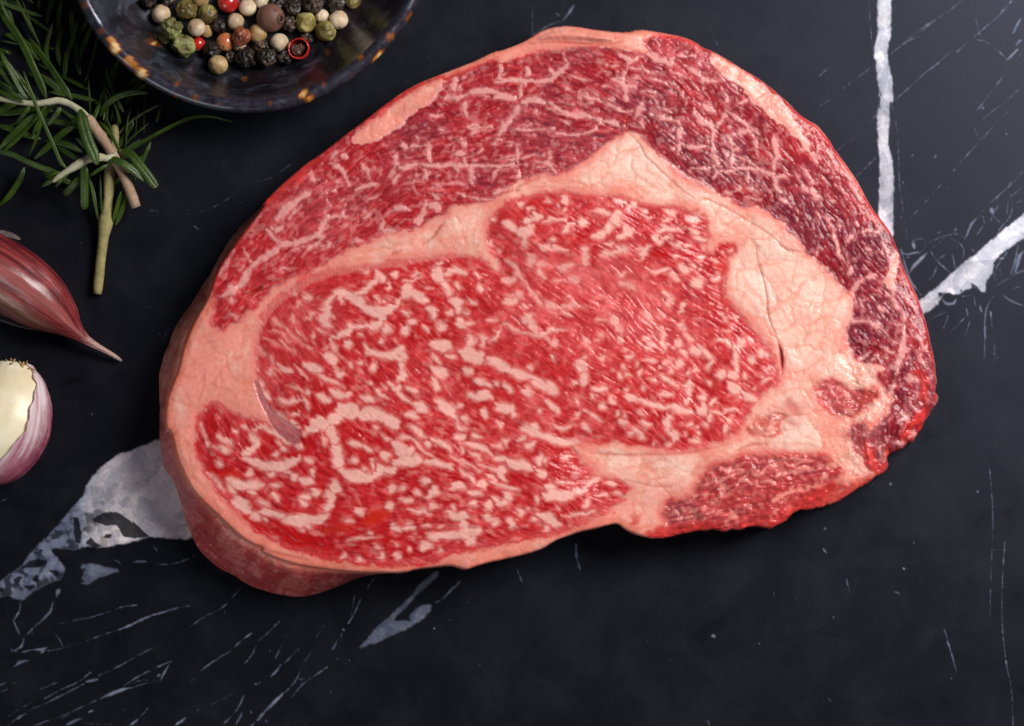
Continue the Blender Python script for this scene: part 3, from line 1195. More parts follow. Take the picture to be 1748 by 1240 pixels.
WETRED = parse('''
M 120: 480,540 620,640 780,720 960,770
M 170: 1000,770 1150,820 1330,880 1500,930
M 70: 250,60 360,110 520,140 660,180
L 70: 110,420 110,560 170,700
L 60: 230,230 240,340 240,440
L 60: 860,640 950,720
L 60: 1150,740 1300,690 1400,600
O 90: 480,460 620,460 760,400
O 60: 420,700 640,690 880,660
J 50: 560,840 800,830 1080,860 1300,910
P 70: 1230,600 1300,640
G 70: 560,700 760,700
G 90: 1300,640 1420,620 1500,640
''')
WETORANGE = parse('''
O 110: 580,470 700,430 770,380
M 60: 430,130 560,150
O 60: 100,600 300,560 420,520
G 80: 1340,830 1380,880
''')
STAINS = parse('''
4 70: 40,1125 150,1110 300,1095 430,1085
4 60: 560,1080 700,1075 800,1030 860,985
4 110: 880,960 1020,910 1130,850
4 80: 1060,920 1200,860 1290,800
4 40: 1130,880 1220,850 1300,790
4 60: 1270,600 1300,700 1340,760
4 40: 1480,560 1560,470 1620,400
4 36: 1560,160 1620,260 1600,350
4 50: 1330,770 1385,740
3 40: 1300,900 1330,860
1 26: 400,430 460,330 530,230 620,130
8 30: 30,950 120,870 220,790 320,700
8 16: 560,520 700,410 850,305 1000,235
''')
CREASES = parse('''
6 8: 330,830 370,920 430,1010 480,1050 540,1040 600,1010 620,940 660,880 690,740
6 6: 380,760 400,830 470,880 560,900
6 6: 340,700 390,760 380,800 340,840
6 5: 400,640 390,700 340,700
6 6: 440,980 470,960 520,980 510,1030
6 6: 400,830 430,760 520,770
6 6: 470,880 500,850 560,850 610,900
6 6: 150,540 200,560 250,620
6 6: 30,420 110,520 160,560 240,560
6 5: 160,850 220,870 270,960 330,1050
6 6: 630,1240 620,1150 630,1060 690,960
6 6: 480,1240 500,1150 560,1090
6 5: 410,1080 480,1150 560,1240
7 6: 490,850 500,950
7 6: 560,850 680,800 730,730
7 6: 620,960 750,970 850,990
7 5: 600,880 640,920 720,950
7 5: 330,900 400,920 480,940
7 5: 150,960 260,940 330,980
7 5: 800,860 880,900 940,960
7 6: 260,150 350,130 430,130 440,150
7 5: 480,110 560,130 650,140
1 10: 550,920 590,790 640,720
1 7: 370,1150 390,1060 460,980 540,930
1 7: 570,1130 560,1020 600,900
1 5: 250,900 330,860 420,830
1 5: 430,990 460,900 540,860
1 5: 200,1060 280,1000 350,960
1 5: 300,1180 340,1080 330,1000
1 6: 1050,420 1200,360 1400,340 1560,330
1 5: 1250,310 1400,290 1560,240
3 6: 1100,850 1200,800 1300,740 1420,700
3 6: 1000,890 1120,830 1240,750
3 6: 1370,640 1400,680
3 5: 960,420 1010,470 1050,490
3 6: 1480,530 1400,560 1320,580 1200,600
3 5: 900,930 1000,900 1100,860 1180,820
4 6: 150,850 300,760 420,700
4 6: 60,900 200,880 280,830
4 5: 270,770 200,830 60,840
4 7: 810,10 880,60 930,160 960,240 1000,300
4 6: 900,260 940,330 1000,420 1030,520 1080,620
4 6: 960,250 1030,350 1080,440 1100,540 1160,640
4 5: 890,290 930,380 980,420
4 6: 1060,130 1100,200 1200,240 1300,290
4 5: 1150,180 1250,240 1340,290
4 5: 830,260 880,250 900,280
4 5: 600,590 760,600 920,600 1000,620
4 5: 930,560 1000,580 1060,640
4 5: 1080,640 1180,720 1240,760
4 5: 1100,680 1180,760 1240,800
5 5: 745,0 750,40
5 5: 880,80 1000,60 1100,60
5 6: 170,370 160,300 190,220 260,150 330,110
5 5: 0,330 80,310 150,310
5 5: 1500,480 1540,560 1620,640 1650,740
5 5: 1420,560 1500,570 1560,650 1620,760
2 6: 340,50 350,0
2 5: 150,260 220,300 260,380
2 5: 180,380 240,470 320,580
2 5: 260,500 320,560 380,640
2 6: 720,930 900,965 1100,990 1250,1000
2 5: 480,740 600,830 720,890
3 6: 540,1030 650,1010 760,990
3 6: 780,975 790,1020
3 5: 420,1100 600,1050 740,1010
''')
GROOVE = [(250+x/3.264, 660+y/3.264) for x, y in [(612, -20), (625, 20), (640, 65), (665, 110), (690, 150), (730, 200), (785, 250), (820, 278)]]
GROOVE_W = [4, 5, 6, 7, 8, 12, 17, 15]

# local run of the marbling: x, y, angle (degrees, downwards right positive), fleck length, fleck width, flecks per 1000 sq units, paleness of the meat, darkness
FLOW = [(900, 360, 20, 17, 7, 1.2, .10, .08), (1010, 390, 30, 15, 7, 1.6, .10, .10), (1150, 390, 10, 15, 6, 1.2, .12, .18), (1210, 470, 25, 15, 5, 1.0, .18, .18),
        (900, 450, 35, 17, 5, 1.3, .45, .0), (1010, 480, 35, 15, 4, 1.4, .60, .0), (1080, 540, 40, 16, 4, 1.3, .60, .0), (1000, 560, 25, 15, 4, 1.0, .55, .0),
        (1260, 570, 35, 17, 4, .9, .12, .05), (1270, 640, 40, 15, 4, 1.4, .25, .0), (1150, 620, 35, 17, 5, 1.6, .25, .0), (1050, 640, 30, 17, 5, 1.3, .30, .0),
        (1200, 690, 30, 15, 5, 1.6, .15, .0), (1050, 700, 25, 18, 5, 1.4, .20, .0), (930, 650, 30, 18, 5, 1.1, .30, .0), (850, 560, 30, 20, 5, 1.1, .30, .0),
        (560, 500, -20, 17, 6, 1.1, .20, .05), (500, 560, 60, 13, 5, 1.3, .50, .05), (470, 620, 60, 13, 5, 1.2, .40, .05), (620, 560, 40, 18, 6, 1.2, .15, .05),
        (560, 640, 40, 20, 6, 1.1, .15, .05), (700, 620, 38, 20, 6, 1.3, .15, .05), (750, 500, 20, 20, 6, 1.2, .12, .05), (650, 690, 35, 22, 5, 1.0, .12, .05), (800, 700, 30, 20, 5, 1.1, .2, .05),
        (380, 740, 50, 16, 5, .9, .05, .15), (430, 790, 30, 16, 5, .9, .05, .12), (500, 840, 25, 15, 4, 1.4, .1, .08), (520, 760, 60, 16, 5, .8, .05, .1), (630, 770, 50, 14, 4, .8, .1, .05),
        (750, 760, 38, 32, 4, 1.9, .1, .05), (850, 800, 28, 34, 4, 2.0, .1, .05), (700, 850, 15, 24, 5, 1.9, .1, .05), (600, 900, 8, 26, 4, 1.0, .0, .05), (800, 880, 20, 22, 5, 1.6, .1, .1),
        (950, 860, 20, 22, 5, 1.6, .1, .0), (1040, 850, 10, 20, 4, 1.8, .2, .0), (720, 950, 5, 20, 5, 1.0, .05, .1), (560, 940, 10, 20, 4, .8, .0, .0), (900, 700, 25, 22, 5, 1.2, .2, .0)]
CAPFLOW = [(400, 500, -50, 16, 4, 1.8, .35, .25), (480, 430, -35, 16, 4, 1.6, .35, .35), (560, 380, -35, 17, 4, 1.6, .3, .45), (620, 300, -30, 15, 4, 1.6, .25, .6),
           (560, 290, -45, 13, 4, 1.6, .25, .6), (720, 330, -15, 16, 4, 1.5, .2, .6), (760, 230, -20, 15, 4, 1.5, .2, .75), (850, 280, -5, 16, 4, 1.5, .25, .65), (830, 150, -20, 15, 4, 1.5, .2, .6),
           (930, 230, 5, 15, 4, 1.4, .3, .7), (970, 150, 20, 15, 3.5, 1.5, .3, .75), (1060, 120, 20, 15, 4, 1.5, .3, .65), (1100, 180, 25, 15, 3.5, 1.4, .3, .8), (1180, 110, 30, 15, 4, 1.6, .3, .45), (1220, 160, 40, 15, 3.5, 1.4, .3, .6),
           (1150, 240, 50, 13, 3.5, 1.2, .2, .9), (1240, 270, 30, 13, 3.5, 1.2, .2, .85), (1300, 240, 45, 14, 3.5, 1.2, .25, .8), (1340, 310, 55, 18, 3, 1.0, .15, 1.0), (1400, 370, 60, 20, 3, .9, .15, 1.0),
           (1380, 250, 50, 15, 4, 1.4, .5, .35), (1470, 330, 60, 15, 4, 1.4, .5, .4), (1480, 430, 60, 18, 3, .9, .1, 1.0), (1490, 510, 60, 14, 3, 1.0, .25, .95), (1480, 590, 40, 10, 3, .4, .05, 1.0),
           (1550, 580, 70, 16, 4, 1.5, .5, .6), (1560, 660, 60, 15, 4, 1.4, .45, .7), (1540, 720, -45, 14, 3, 1.2, .2, .95), (1490, 740, 70, 16, 3, 1.2, .2, .85), (1510, 630, 70, 14, 3, 1.0, .3, .9), (880, 100, 0, 15, 4, 1.4, .2, .6)]
LOWFLOW = [(1200, 830, -25, 22, 3, 1.4, .15, .75), (1300, 800, -8, 26, 3, 1.3, .15, .75), (1390, 800, -5, 22, 3, 1.3, .2, .7), (1250, 870, -20, 22, 3, 1.4, .2, .7), (1180, 890, 10, 18, 3, .9, .1, .7), (1320, 880, -25, 16, 3, 1.2, .15, .25), (1440, 680, 35, 15, 3, .8, .3, .45), (1320, 730, -20, 12, 3, 1.2, .2, .2), (1480, 730, 50, 14, 3, 1.2, .2, .8)]

FAT_CREAM = (.86, .535, .43); FAT_PINK = (.76, .275, .22); FAT_ORANGE = (.68, .145, .085)
LEAN_RED = (.47, .008, .011); LEAN_PALE = (.63, .105, .105); LEAN_DARK = (.135, .007, .018); LEAN_DARKPALE = (.34, .055, .075); BLOOD = (.33, .008, .012)

def flow_field(R, pts, soft=45.0):
    P = np.asarray(pts, np.float32)
    c = R.xs[::8], R.ys[::8]
    X, Y = np.meshgrid(*c)
    W = 0; acc = 0
    for p in P:
        w = 1.0/(((X-p[0])**2+(Y-p[1])**2)+soft*soft)**1.6
        v = np.stack([np.full_like(X, math.cos(2*math.radians(p[2]))), np.full_like(X, math.sin(2*math.radians(p[2])))]+[np.full_like(X, q) for q in p[3:]])
        acc = acc+w*v; W = W+w
    v = acc/W
    ang = 0.5*np.arctan2(v[1], v[0])
    C = Raster.__new__(Raster); C.x0, C.y0, C.step = R.x0, R.y0, R.step*8; C.nx, C.ny = X.shape[1], X.shape[0]
    return C, ang, v[2:]

def steak_map(step=1.25):
    R = Raster(256, 34, 1612, 1032, step)
    X, Y = R.X, R.Y
    rs = np.random.RandomState(7)
    out = R.poly(OUTLINE, 1)
    # tiny raggedness of the cut outline
    out += 2.4*fbm(X, Y, 13, 900, 3, .6)*sstep(1050, 1300, X)*sstep(560, 700, Y)+0.9*fbm(X, Y, 22, 901, 3)
    # cut face = everything on the inner side of the shoulder line
    face_poly = [p for p in OUTLINE]
    i_a = min(range(len(OUTLINE)), key=lambda i: (OUTLINE[i][0]-SHOULDER[0][0])**2+(OUTLINE[i][1]-SHOULDER[0][1])**2)
    i_b = min(range(len(OUTLINE)), key=lambda i: (OUTLINE[i][0]-SHOULDER[-1][0])**2+(OUTLINE[i][1]-SHOULDER[-1][1])**2)
    face_poly = OUTLINE[i_a+1:]+OUTLINE[:i_b]+SHOULDER[::-1]      # outline runs clockwise: b .. a is the wall part
    face = np.minimum(R.poly(face_poly, 1), out+2.0)
    main = R.poly(MAIN, 1); cap = R.poly(CAP, 1); low = R.poly(RIBSIDE, 1)
    wedge = R.poly(WEDGE, 1, 40); torn = R.poly(TORN, 1, 40); button = R.poly(BUTTON, 1, 40); scrap = R.poly(SCRAP, 1, 40)
    patch = R.new()
    for q in FAT_PATCH: patch = np.maximum(patch, R.poly(q, 1, 40))
    e1 = fbm(X, Y, 16, 11, 3, .6); e2 = fbm(X, Y, 6.5, 31, 2, .6); e3 = fbm(X, Y, 60, 51, 2)
    # ---- marbling strokes
    F = R.new(); FC = R.new(); FL = R.new()
    for w, p in FAT_LINES: R.stroke(F, p, w*1.0+.9, .5, 1, 14.0)
    for w, p in CAP_LINES: R.stroke(FC, p, w*0.70+.2, .40, 1)
    for w, p in LOW_LINES: R.stroke(FL, p, w*0.85+.3, .6, 1)
    # ---- scattered flecks that follow the local run of the muscle
    layers = []
    for region, flow, tgt in ((main, FLOW, F), (np.maximum(cap, torn), CAPFLOW, FC), (np.maximum(np.maximum(low, wedge), button), LOWFLOW, FL)):
        C, ang, par = flow_field(R, flow)
        layers.append((C, ang, par))
        fine = R.new()
        n = int(1356*998/1000*3.2)
        px = rs.uniform(258, 1610, n); py = rs.uniform(36, 1030, n)
        d = R.sample(region, px, py)
        dens = C.sample(par[2], px, py)
        # density comes in clumps
        clump = fbm(px, py, 55, 77, 2)
        keep = (d > 2) & (rs.rand(n)*3.2 < dens*(1.0+1.2*clump)*(.30 if tgt is F else .45))
        px, py = px[keep], py[keep]
        A = C.sample(ang, px, py); L = C.sample(par[0], px, py); Wd = C.sample(par[1], px, py)
        for x, y, a, l, w in zip(px, py, A, L, Wd):
            a = a+rs.normal(0, .38); l = l*rs.choice([.35, .6, .9, 1.3, 1.9]); w = w*rs.uniform(.45, 1.05)
            k = rs.normal(0, .4); m = 3
            pts = [(x, y)]
            for _ in range(m):
                pts.append((pts[-1][0]+math.cos(a)*l/m, pts[-1][1]+math.sin(a)*l/m)); a += k/m+rs.normal(0, .35)
            R.stroke(fine, pts, w, .7, 0, 4.0)
            if l > 20 and rs.rand() < .4:
                b = a+rs.choice([-1, 1])*rs.uniform(.6, 1.3)
                R.stroke(fine, [pts[1], (pts[1][0]+math.cos(b)*l*.4, pts[1][1]+math.sin(b)*l*.4)], w*.8, .6, 0, 4.0)
        layers[-1] += (fine,)
    (Cm, Am, Pm, fm), (Cc, Ac, Pc, fc), (Cl, Al, Pl, fl) = layers
    full = lambda C, a: C.sample(a, X, Y)
    # ---- fibres: noise smeared along the run
    base = (rs.rand(R.ny, R.nx).astype(np.float32)-.5)*2
    base2 = lattice_noise(X, Y, 3.2, 5)
    capw = sstep(-3, 3, np.maximum(cap, torn)); loww = sstep(-3, 3, np.maximum(np.maximum(low, wedge), button))
    ang2c = full(Cm, np.cos(2*Am))*(1-capw)*(1-loww)+full(Cc, np.cos(2*Ac))*capw+full(Cl, np.cos(2*Al))*loww
    ang2s = full(Cm, np.sin(2*Am))*(1-capw)*(1-loww)+full(Cc, np.sin(2*Ac))*capw+full(Cl, np.sin(2*Al))*loww
    th = 0.5*np.arctan2(ang2s, ang2c)+.35*fbm(X, Y, 40, 61, 2)
    dx, dy = np.cos(th), np.sin(th)
    fib = 0; n = 0
    for k in range(-5, 6):
        fib = fib+R.sample(base2, X+dx*k*1.7, Y+dy*k*1.7); n += 1
    fib = fib/n*2.6
    # ---- blotchy marbling: rounded cells of meat in a web of fat, drawn out along the run
    def smear(sc, seed, reach, amp=1.0, n=4):
        src = lattice_noise(X, Y, sc, seed); src2 = lattice_noise(X*.8-Y*.6+31, X*.6+Y*.8, sc*1.37, seed+5)
        src = src+.8*src2; acc = 0
        for k in range(-n, n+1):
            acc = acc+R.sample(src, X+dx*k*reach/n, Y+dy*k*reach/n)
        return acc/(2*n+1)*amp
    lenm = full(Cm, Pm[0])
    blob = smear(6.6, 601, 6.0, 1.25)+.62*smear(3.6, 611, 4.5, 1.1)+.2*e1+.2*fbm(X, Y, 26, 615, 2)
    webn = smear(5.6, 621, 3.0, 1.15)+.65*smear(3.2, 631, 2.2, 1.0)+.15*e1
    # ---- combine
    wob = 2.8*e1+2.1*e2
    rough = 4.4*e1+1.0*e2
    # break the drawn shapes up so that they get the torn, branching edges of fat
    w1 = fbm(X, Y, 17, 801, 2, .45); w2 = fbm(X, Y, 17, 811, 2, .45)
    base3 = lattice_noise(X, Y, 4.6, 15)+.7*lattice_noise(X*.8+Y*.6, Y*.8-X*.6, 2.6, 25)
    feather = 0
    for k in range(-5, 6): feather = feather+R.sample(base3, X+dx*k*2.2, Y+dy*k*2.2)
    feather = feather/11*2.4
    F = R.sample(F, X+3.6*w1+2.8*dx*feather, Y+3.6*w2+2.8*dy*feather)
    FC = R.sample(FC, X+2.2*w2+1.5*dx*feather, Y+2.2*w1+1.5*dy*feather); FL = R.sample(FL, X+4.5*w2+3*dx*feather, Y+4.5*w1+3*dy*feather)
    dens_m = full(Cm, Pm[2])
    soft_f = np.maximum(fm-.4, (blob-.78+.26*(dens_m-1.2)+.16*fbm(X, Y, 70, 655, 2))*7.0)
    f_main = np.maximum(F, soft_f)
    webc = (webn-.50+.16*fbm(X, Y, 60, 665, 2))*5.0
    f_cap = np.maximum(FC, fc)
    f_low = np.maximum(FL, fl)
    # cells of fat in the network of the cap
    leanfield = np.maximum.reduce([main, cap, low, wedge-2, torn, button-4, scrap-4])+rough
    big_l = np.maximum(main+5*sstep(850, 920, Y)+3*sstep(420, 340, X), cap+7*sstep(45, 15, out))+rough
    small_l = np.maximum.reduce([low+3, wedge+5, torn+3, button+2, scrap+2])+rough*1.3+3*fib+3.5*fbm(X, Y, 34, 671, 2)
    fat = np.minimum(1-sstep(-4.5, 6.0, big_l+1.6*fib+1.5*e2), 1-.92*sstep(-9.0, 9.0, small_l))
    inm = sstep(-2, 2, main+rough); inc = sstep(-2, 2, np.maximum(cap, torn)+rough); inl = sstep(-2, 2, np.maximum.reduce([low, wedge, button])+rough)
    opac = np.clip(.80+.5*fbm(X, Y, 18, 675, 2)+.25*sstep(0, 4, F), .35, 1)
    lowc = np.clip(1-.40*sstep(.15, .55, full(Cm, Pm[3])), 0, 1)
    Fs = F+1.1*e1+.8*feather
    fat = np.maximum(fat, inm*np.clip(.36*sstep(-5.0, .5, Fs)+.64*sstep(-1.2, 3.4, Fs), 0, 1)*lowc)
    fat = np.maximum(fat, inm*sstep(-3.0, 4.0, soft_f+1.5*e1+.9*feather)*.30*opac*lowc)
    fat = np.maximum(fat, inc*(.24*sstep(-4.5, .8, f_cap+wob*.8+.5*fib)+.66*sstep(-1.0, 2.2, f_cap+wob*.6+.5*fib)))
    fat = np.maximum(fat, np.maximum(inc*.30, inl*.34)*sstep(-1.5, 2.6, webc+.4*fib))
    fat = np.maximum(fat, inl*sstep(-3.2, 3.4, f_low+wob+1.4*fib)*.72)
    fat = np.maximum(fat, sstep(-1.8, 1.8, patch+rough))
    LN = R.new()
    for w, p in LEAN_LINES: R.stroke(LN, p, w, .3, 1)
    fat = fat*(1-.9*sstep(-2, 2, LN+wob))
    # flecks hazier where the surface is pale
    pale = full(Cm, Pm[3])*(1-inc)*(1-inl)+full(Cc, Pc[3])*inc+full(Cl, Pl[3])*inl
    dark = full(Cm, Pm[4])*(1-inc)*(1-inl)+full(Cc, Pc[4])*inc*(.80+.25*sstep(800, 1250, X))+full(Cl, Pl[4])*inl*.75
    # fine intramuscular web
    web = sstep(.05, .75, fbm(X+6*e1, Y+6*e1, 9, 131, 2)*.8+.55*fib)
    pale = np.clip(pale*(.55+.9*sstep(-.5, .7, e3+.6*e1))+web*(.10+.18*inc+.25*inl)+.08*fib, 0, 1)
    dark = np.clip(dark*(1.0+.35*e3+.25*e1)-.15*fib, 0, 1.1)
    # halo of thin fat over meat at the edge of each fleck
    halo = inm*sstep(-7, 0, f_main+wob)*.28+inc*sstep(-6, 0, f_cap+wob)*.40+inl*sstep(-6, 0, f_low+wob)*.40
    pale = pale+.30*sstep(16, 0, leanfield)*(1-fat)*inm
    pale = np.clip(pale+halo*(.5+.5*sstep(-.6, .6, e2)), 0, 1)
    col = lambda c: np.asarray(c, np.float32)[None, None]
    mix = lambda a, b, t: a+(b-a)*t[..., None]
    leanc = mix(mix(col(LEAN_RED), col(LEAN_PALE), pale), mix(col(LEAN_DARK), col(LEAN_DARKPALE), pale), np.clip(dark, 0, 1))
    leanc = leanc*(1+(.05+.06*inc+.06*inl)*fib+.10*e2+.10*e1)[..., None]
    # ---- colour of the fat
    seam = sstep(-30, -4, -np.maximum.reduce([main, cap, low]))   # 1 deep in the seam
    pinkness = np.clip(.90+.4*e3+.42*e1+.3*fbm(X, Y, 32, 688, 2)-.15*seam, 0, 1)
    warm_pts = [(1350, 470, -.7), (1100, 290, -.4), (1040, 330, -.2), (880, 340, -.2), (1030, 790, -.1), (1150, 790, -.25), (1330, 430, -.4), (1380, 580, -.4), (1440, 640, -.2), (640, 430, .1), (500, 470, .2), (380, 620, .5), (360, 580, .5), (330, 660, .35), (300, 700, .6), (700, 190, -.1), (960, 62, .15),
                (1300, 175, -.3), (600, 975, .6), (850, 950, .25), (1420, 830, .1), (1120, 890, .45), (500, 960, .6), (1290, 560, .0), (1255, 520, .05), (900, 560, -.05), (560, 560, -.1), (600, 740, .05)]
    pinkness = pinkness+.42*sstep(-16, 0, np.maximum.reduce([main, cap, low]))-.25*sstep(-10, -34, np.maximum.reduce([main, cap, low]))
    wsum = 0; acc = 0
    for x, y, v in warm_pts:
        w = 1/((X-x)**2+(Y-y)**2+1800.); acc = acc+w*v; wsum = wsum+w
    pinkness = np.clip(pinkness+acc/wsum*1.3, 0, 1)
    rim = 1-sstep(2, 17, np.minimum(face, out)+5*e1)                     # the trimmed edge, stained salmon red
    rim = rim*(.75+.25*sstep(900, 400, X))
    rim = np.clip(rim*(1-.75*sstep(-1, 4, patch)), 0, 1)
    fatc = mix(mix(col(FAT_CREAM), col(FAT_PINK), pinkness), col(FAT_ORANGE)[:, :], np.clip(rim*.9, 0, 1))
    flecklight = np.clip(inm*.35*sstep(0, 4, f_main), 0, 1)
    fatc = mix(fatc, col((.78, .37, .325)), sstep(-2, 4, main)*.7)
    fatc = mix(fatc, col((.68, .31, .30)), inc*.75*(1-sstep(0, 4, patch)))
    fatc = mix(fatc, col((.85, .51, .43)), flecklight)
    fatc = fatc*(1+.05*e2+.06*e1)[..., None]
    bleed = sstep(-26, 1, leanfield+5*e3+4*fib)*(.55+.45*sstep(-.4, .5, fbm(X, Y, 28, 695, 2)))
    fatc = mix(fatc, col((.70, .17, .135)), bleed*.46*sstep(6, -2, leanfield))
    rgb = mix(leanc, fatc, np.clip(fat*(1-.08*np.abs(fib)), 0, 1))
    # ---- creases, cracks, stained lines
    K = R.new(); G = R.new()
    wx = X+14*fbm(X, Y, 60, 711, 2); wy = Y+14*fbm(X, Y, 60, 721, 2)
    fold = 1-np.abs(fbm(wx, wy*1.15, 62, 731, 2))*3.0
    fold = np.clip(fold, 0, 1)**2.2; fold2 = np.clip(1-np.abs(fbm(wx*1.1, wy*.8, 24, 741, 2))*3.2, 0, 1)**2
    infat = sstep(4, 16, -np.maximum.reduce([main, cap, low, wedge, torn])+3*e1)
    infat = np.maximum(infat, sstep(3, 9, patch))
    folds = np.clip(.8*fold+.45*fold2, 0, 1)*infat
    # lobules of fat: pale cushions parted by thin salmon membranes, drawn out along the seam
    wxx = X+18*fbm(X, Y, 70, 751, 2)+5*e1; wyy = Y+18*fbm(X, Y, 70, 761, 2)+5*w1
    g1, gap1, cv1 = worley(wxx*.85-wyy*.35, wxx*.35+wyy*1.0, 46, 771)
    g2, gap2, cv2 = worley(wxx*.6+wyy*.9, wyy*.6-wxx*.5, 24, 781)
    memb = np.clip(.85*sstep(.16, .0, gap1+.05*e2)+.45*sstep(.14, .0, gap2+.05*e2), 0, 1)*infat
    rgb = rgb*(1+infat*(.10*(cv1-.5)+.08*(cv2-.5)))[..., None]
    rgb = mix(rgb, col(FAT_PINK), infat*np.clip(.55*sstep(.45, .95, cv1)+.35*sstep(.5, 1, cv2)-.1, 0, 1)*.6)
    rgb = mix(rgb, col((.87, .60, .50)), infat*sstep(.45, .05, cv1)*.55*(.25+.75*sstep(850, 1250, X)))
    rgb = mix(rgb, col((.66, .17, .10)), memb*.46)
    rgb = mix(rgb, col((.68, .20, .125)), folds*.22)
    for w, p in CREASES: R.stroke(K, p, w*1.1, .6, 2)
    crease = sstep(-5.5, 1.2, K+1.2*e1+.6*e2)
    rgb = mix(rgb, col((.66, .18, .11)), crease*.26*fat)
    for w, p in CRACKS: R.stroke(G, p, w*.9, .75, 2)
    crack = sstep(-4.5, 1.5, G+1.0*e1)
    rgb = mix(rgb, col((.46, .055, .035)), np.clip(crack*.42, 0, 1))  # deep red of the tissue plus the cracks' soft shading, painted in
    rgb = mix(rgb, col(BLOOD), np.clip(.75*sstep(-.2, 3.5, G+.8*e1), 0, 1))
    GV = R.new(); R.stroke(GV, GROOVE, [q*1.6+1.5 for q in GROOVE_W], 0, 1)
    gv = sstep(-2.2, 2.0, GV+.7*e1)
    rgb = mix(rgb, col((.36, .095, .105))*(1+.22*fib[..., None]), gv*.85)
    # silver skin rim round the eye: fine hatched pinkish band on the upper left
    SK = R.new(); R.stroke(SK, path('1: 650,1000 645,880 660,760 710,670 800,580 920,500 1050,445 1200,412 1400,385 1600,360 | 5: 20,398 140,396'), 13, .4, 1)
    hat = .5+.5*np.sin((X*.86+Y*.3)*1.55+2.2*e1+2*fib)
    sk = sstep(-2, 3, SK+1.5*e1)
    rgb = mix(rgb, mix(col(FAT_PINK)*.85, col(LEAN_PALE), hat), sk*.6)
    ST = R.new()
    for w, p in STAINS: R.stroke(ST, p, w, .4, 1)
    st = sstep(-9, 6, ST+6*e1+2*e2)
    rgb = mix(rgb, col((.50, .030, .026))*(1+.2*fib[..., None]+.25*e2[..., None]), st*.85)
    WT = R.new()
    for w, p in WETRED: R.stroke(WT, p, w, .6, 1)
    rgb = mix(rgb, col((.46, .006, .006)), sstep(-6, 5, WT+4*e1)*.80*(1-.6*fat))
    OR = R.new()
    for w, p in WETORANGE: R.stroke(OR, p, w, .5, 1)
    rgb = mix(rgb, col((.58, .030, .012)), sstep(-9, 6, OR+5*e1)*.55)
    # ---- the side wall on the left: membrane, salmon fat turning to dull red below
    wall = 1-sstep(-3.5, 2.5, face)
    tw = np.clip(-face/np.maximum(-face+out, 1e-3), 0, 1)
    wn = fbm(X*1.0, Y*1.0, 26, 301, 3)+.6*fbm((X+Y)*.8, (Y-X)*.25, 7, 311, 2)
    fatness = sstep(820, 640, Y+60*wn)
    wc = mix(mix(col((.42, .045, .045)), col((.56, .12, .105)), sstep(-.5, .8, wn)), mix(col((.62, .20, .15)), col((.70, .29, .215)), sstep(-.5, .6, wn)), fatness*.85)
    wc = mix(wc, col((.36, .06, .065)), sstep(.2, .9, fbm(X, Y, 34, 333, 3)+.55*sstep(40, -40, np.abs(Y-925)+np.abs(X-440)*.25))*.8)  # mottled dull red; darker patch below the lip is painted shade
    fx, fy = np.gradient(face)[::-1]; fl_ = np.sqrt(fx*fx+fy*fy)+1e-6
    strk = 0; b4 = lattice_noise(X, Y, 3.4, 35)
    for k in range(-7, 8): strk = strk+R.sample(b4, X-fy/fl_*k*2.6, Y+fx/fl_*k*2.6)
    strk = strk/15*2.6
    wc = wc*(1+.30*strk)[..., None]
    fleck = sstep(.5, .9, fbm(X, Y, 5, 345, 2)+.5*strk)
    wc = mix(wc, col((.66, .30, .24)), fleck*.35)
    wc = mix(wc, col((.14, .022, .030)), sstep(26, 4, np.abs(Y-(905+(X-380)*.33))+.12*np.abs(X-470)+6*strk)*sstep(360, 400, X)*sstep(620, 560, X)*.75)  # shadow under the overhanging lip, painted as a dark band
    wc = mix(col((.66, .17, .12))*(1+.12*strk[..., None]), wc, sstep(.0, .30, tw+.05*strk))
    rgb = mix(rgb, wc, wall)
    rgb = np.clip(rgb, .004, .9)
    wet = np.clip(.5+.5*fat+.25*e2, 0, 1)
    # ---- height of the surface in reference units
    H = 136.0
    inset = np.minimum(face, out)
    # rounded shoulder: a tight edge all round
    rr = 15.0
    u = np.clip(1-inset/rr, 0, 1)
    z = H-rr*.75*(1-np.sqrt(np.clip(1-u*u, 0, 1)))
    big = 7.0*fbm(X, Y, 260, 401, 2)+3.2*fbm(X, Y, 90, 402, 2)
    fatz = fat.copy()
    z = z+big+.8*sstep(12, -16, leanfield)+.6*fat*(1-inm*.6)+.40*fib*(1-fat)*(.55+.5*inc+.5*inl)+.45*feather*inm*(1-.5*fat)+.25*e2+.6*e1*(.5+inc*.8)
    # muscle faces: the eye swells gently, seams sit lower
    z = z+4.5*sstep(0, 70, main)-2.0*seam*sstep(0, 10, inset)
    z = z-.35*crease*fat*(1-wall)-.3*folds-.30*memb+.7*infat*sstep(0, .55, gap1)-.7*crack-6.5*sstep(.3, 4.5, G)-1.2*gv
    tong = R.poly(path('7: 175,165 250,112 330,88 430,92 520,108 620,128 640,165 560,172 430,160 300,160'), 1, 30)
    z = z+6*sstep(0, 10, tong)
    lip = R.new(-99.); R.stroke(lip, path('2: 120,300 170,420 230,530 300,625 390,710 460,775 560,850'), 13, .3, 1)
    z = z+1.0*sstep(-6, 6, lip)
    # torn right end is rougher
    tr = sstep(1380, 1470, X)*sstep(540, 640, Y)
    z = z+tr*(4*fbm(X, Y, 30, 431, 3)+.6*e2)+inl*2.0*fbm(X, Y, 14, 441, 2)
    zw = 14+(H-26)*(1-tw**1.75)+2.5*wn*(1-tw)*tw*4+1.2*e1
    z = z*(1-wall)+zw*wall
    part = np.zeros(X.shape, np.int8)                      # 0 fat
    part[(main > 0)] = 1; part[cap > 0] = 2; part[low > 0] = 3; part[torn > 0] = 5; part[wedge > 0] = 4
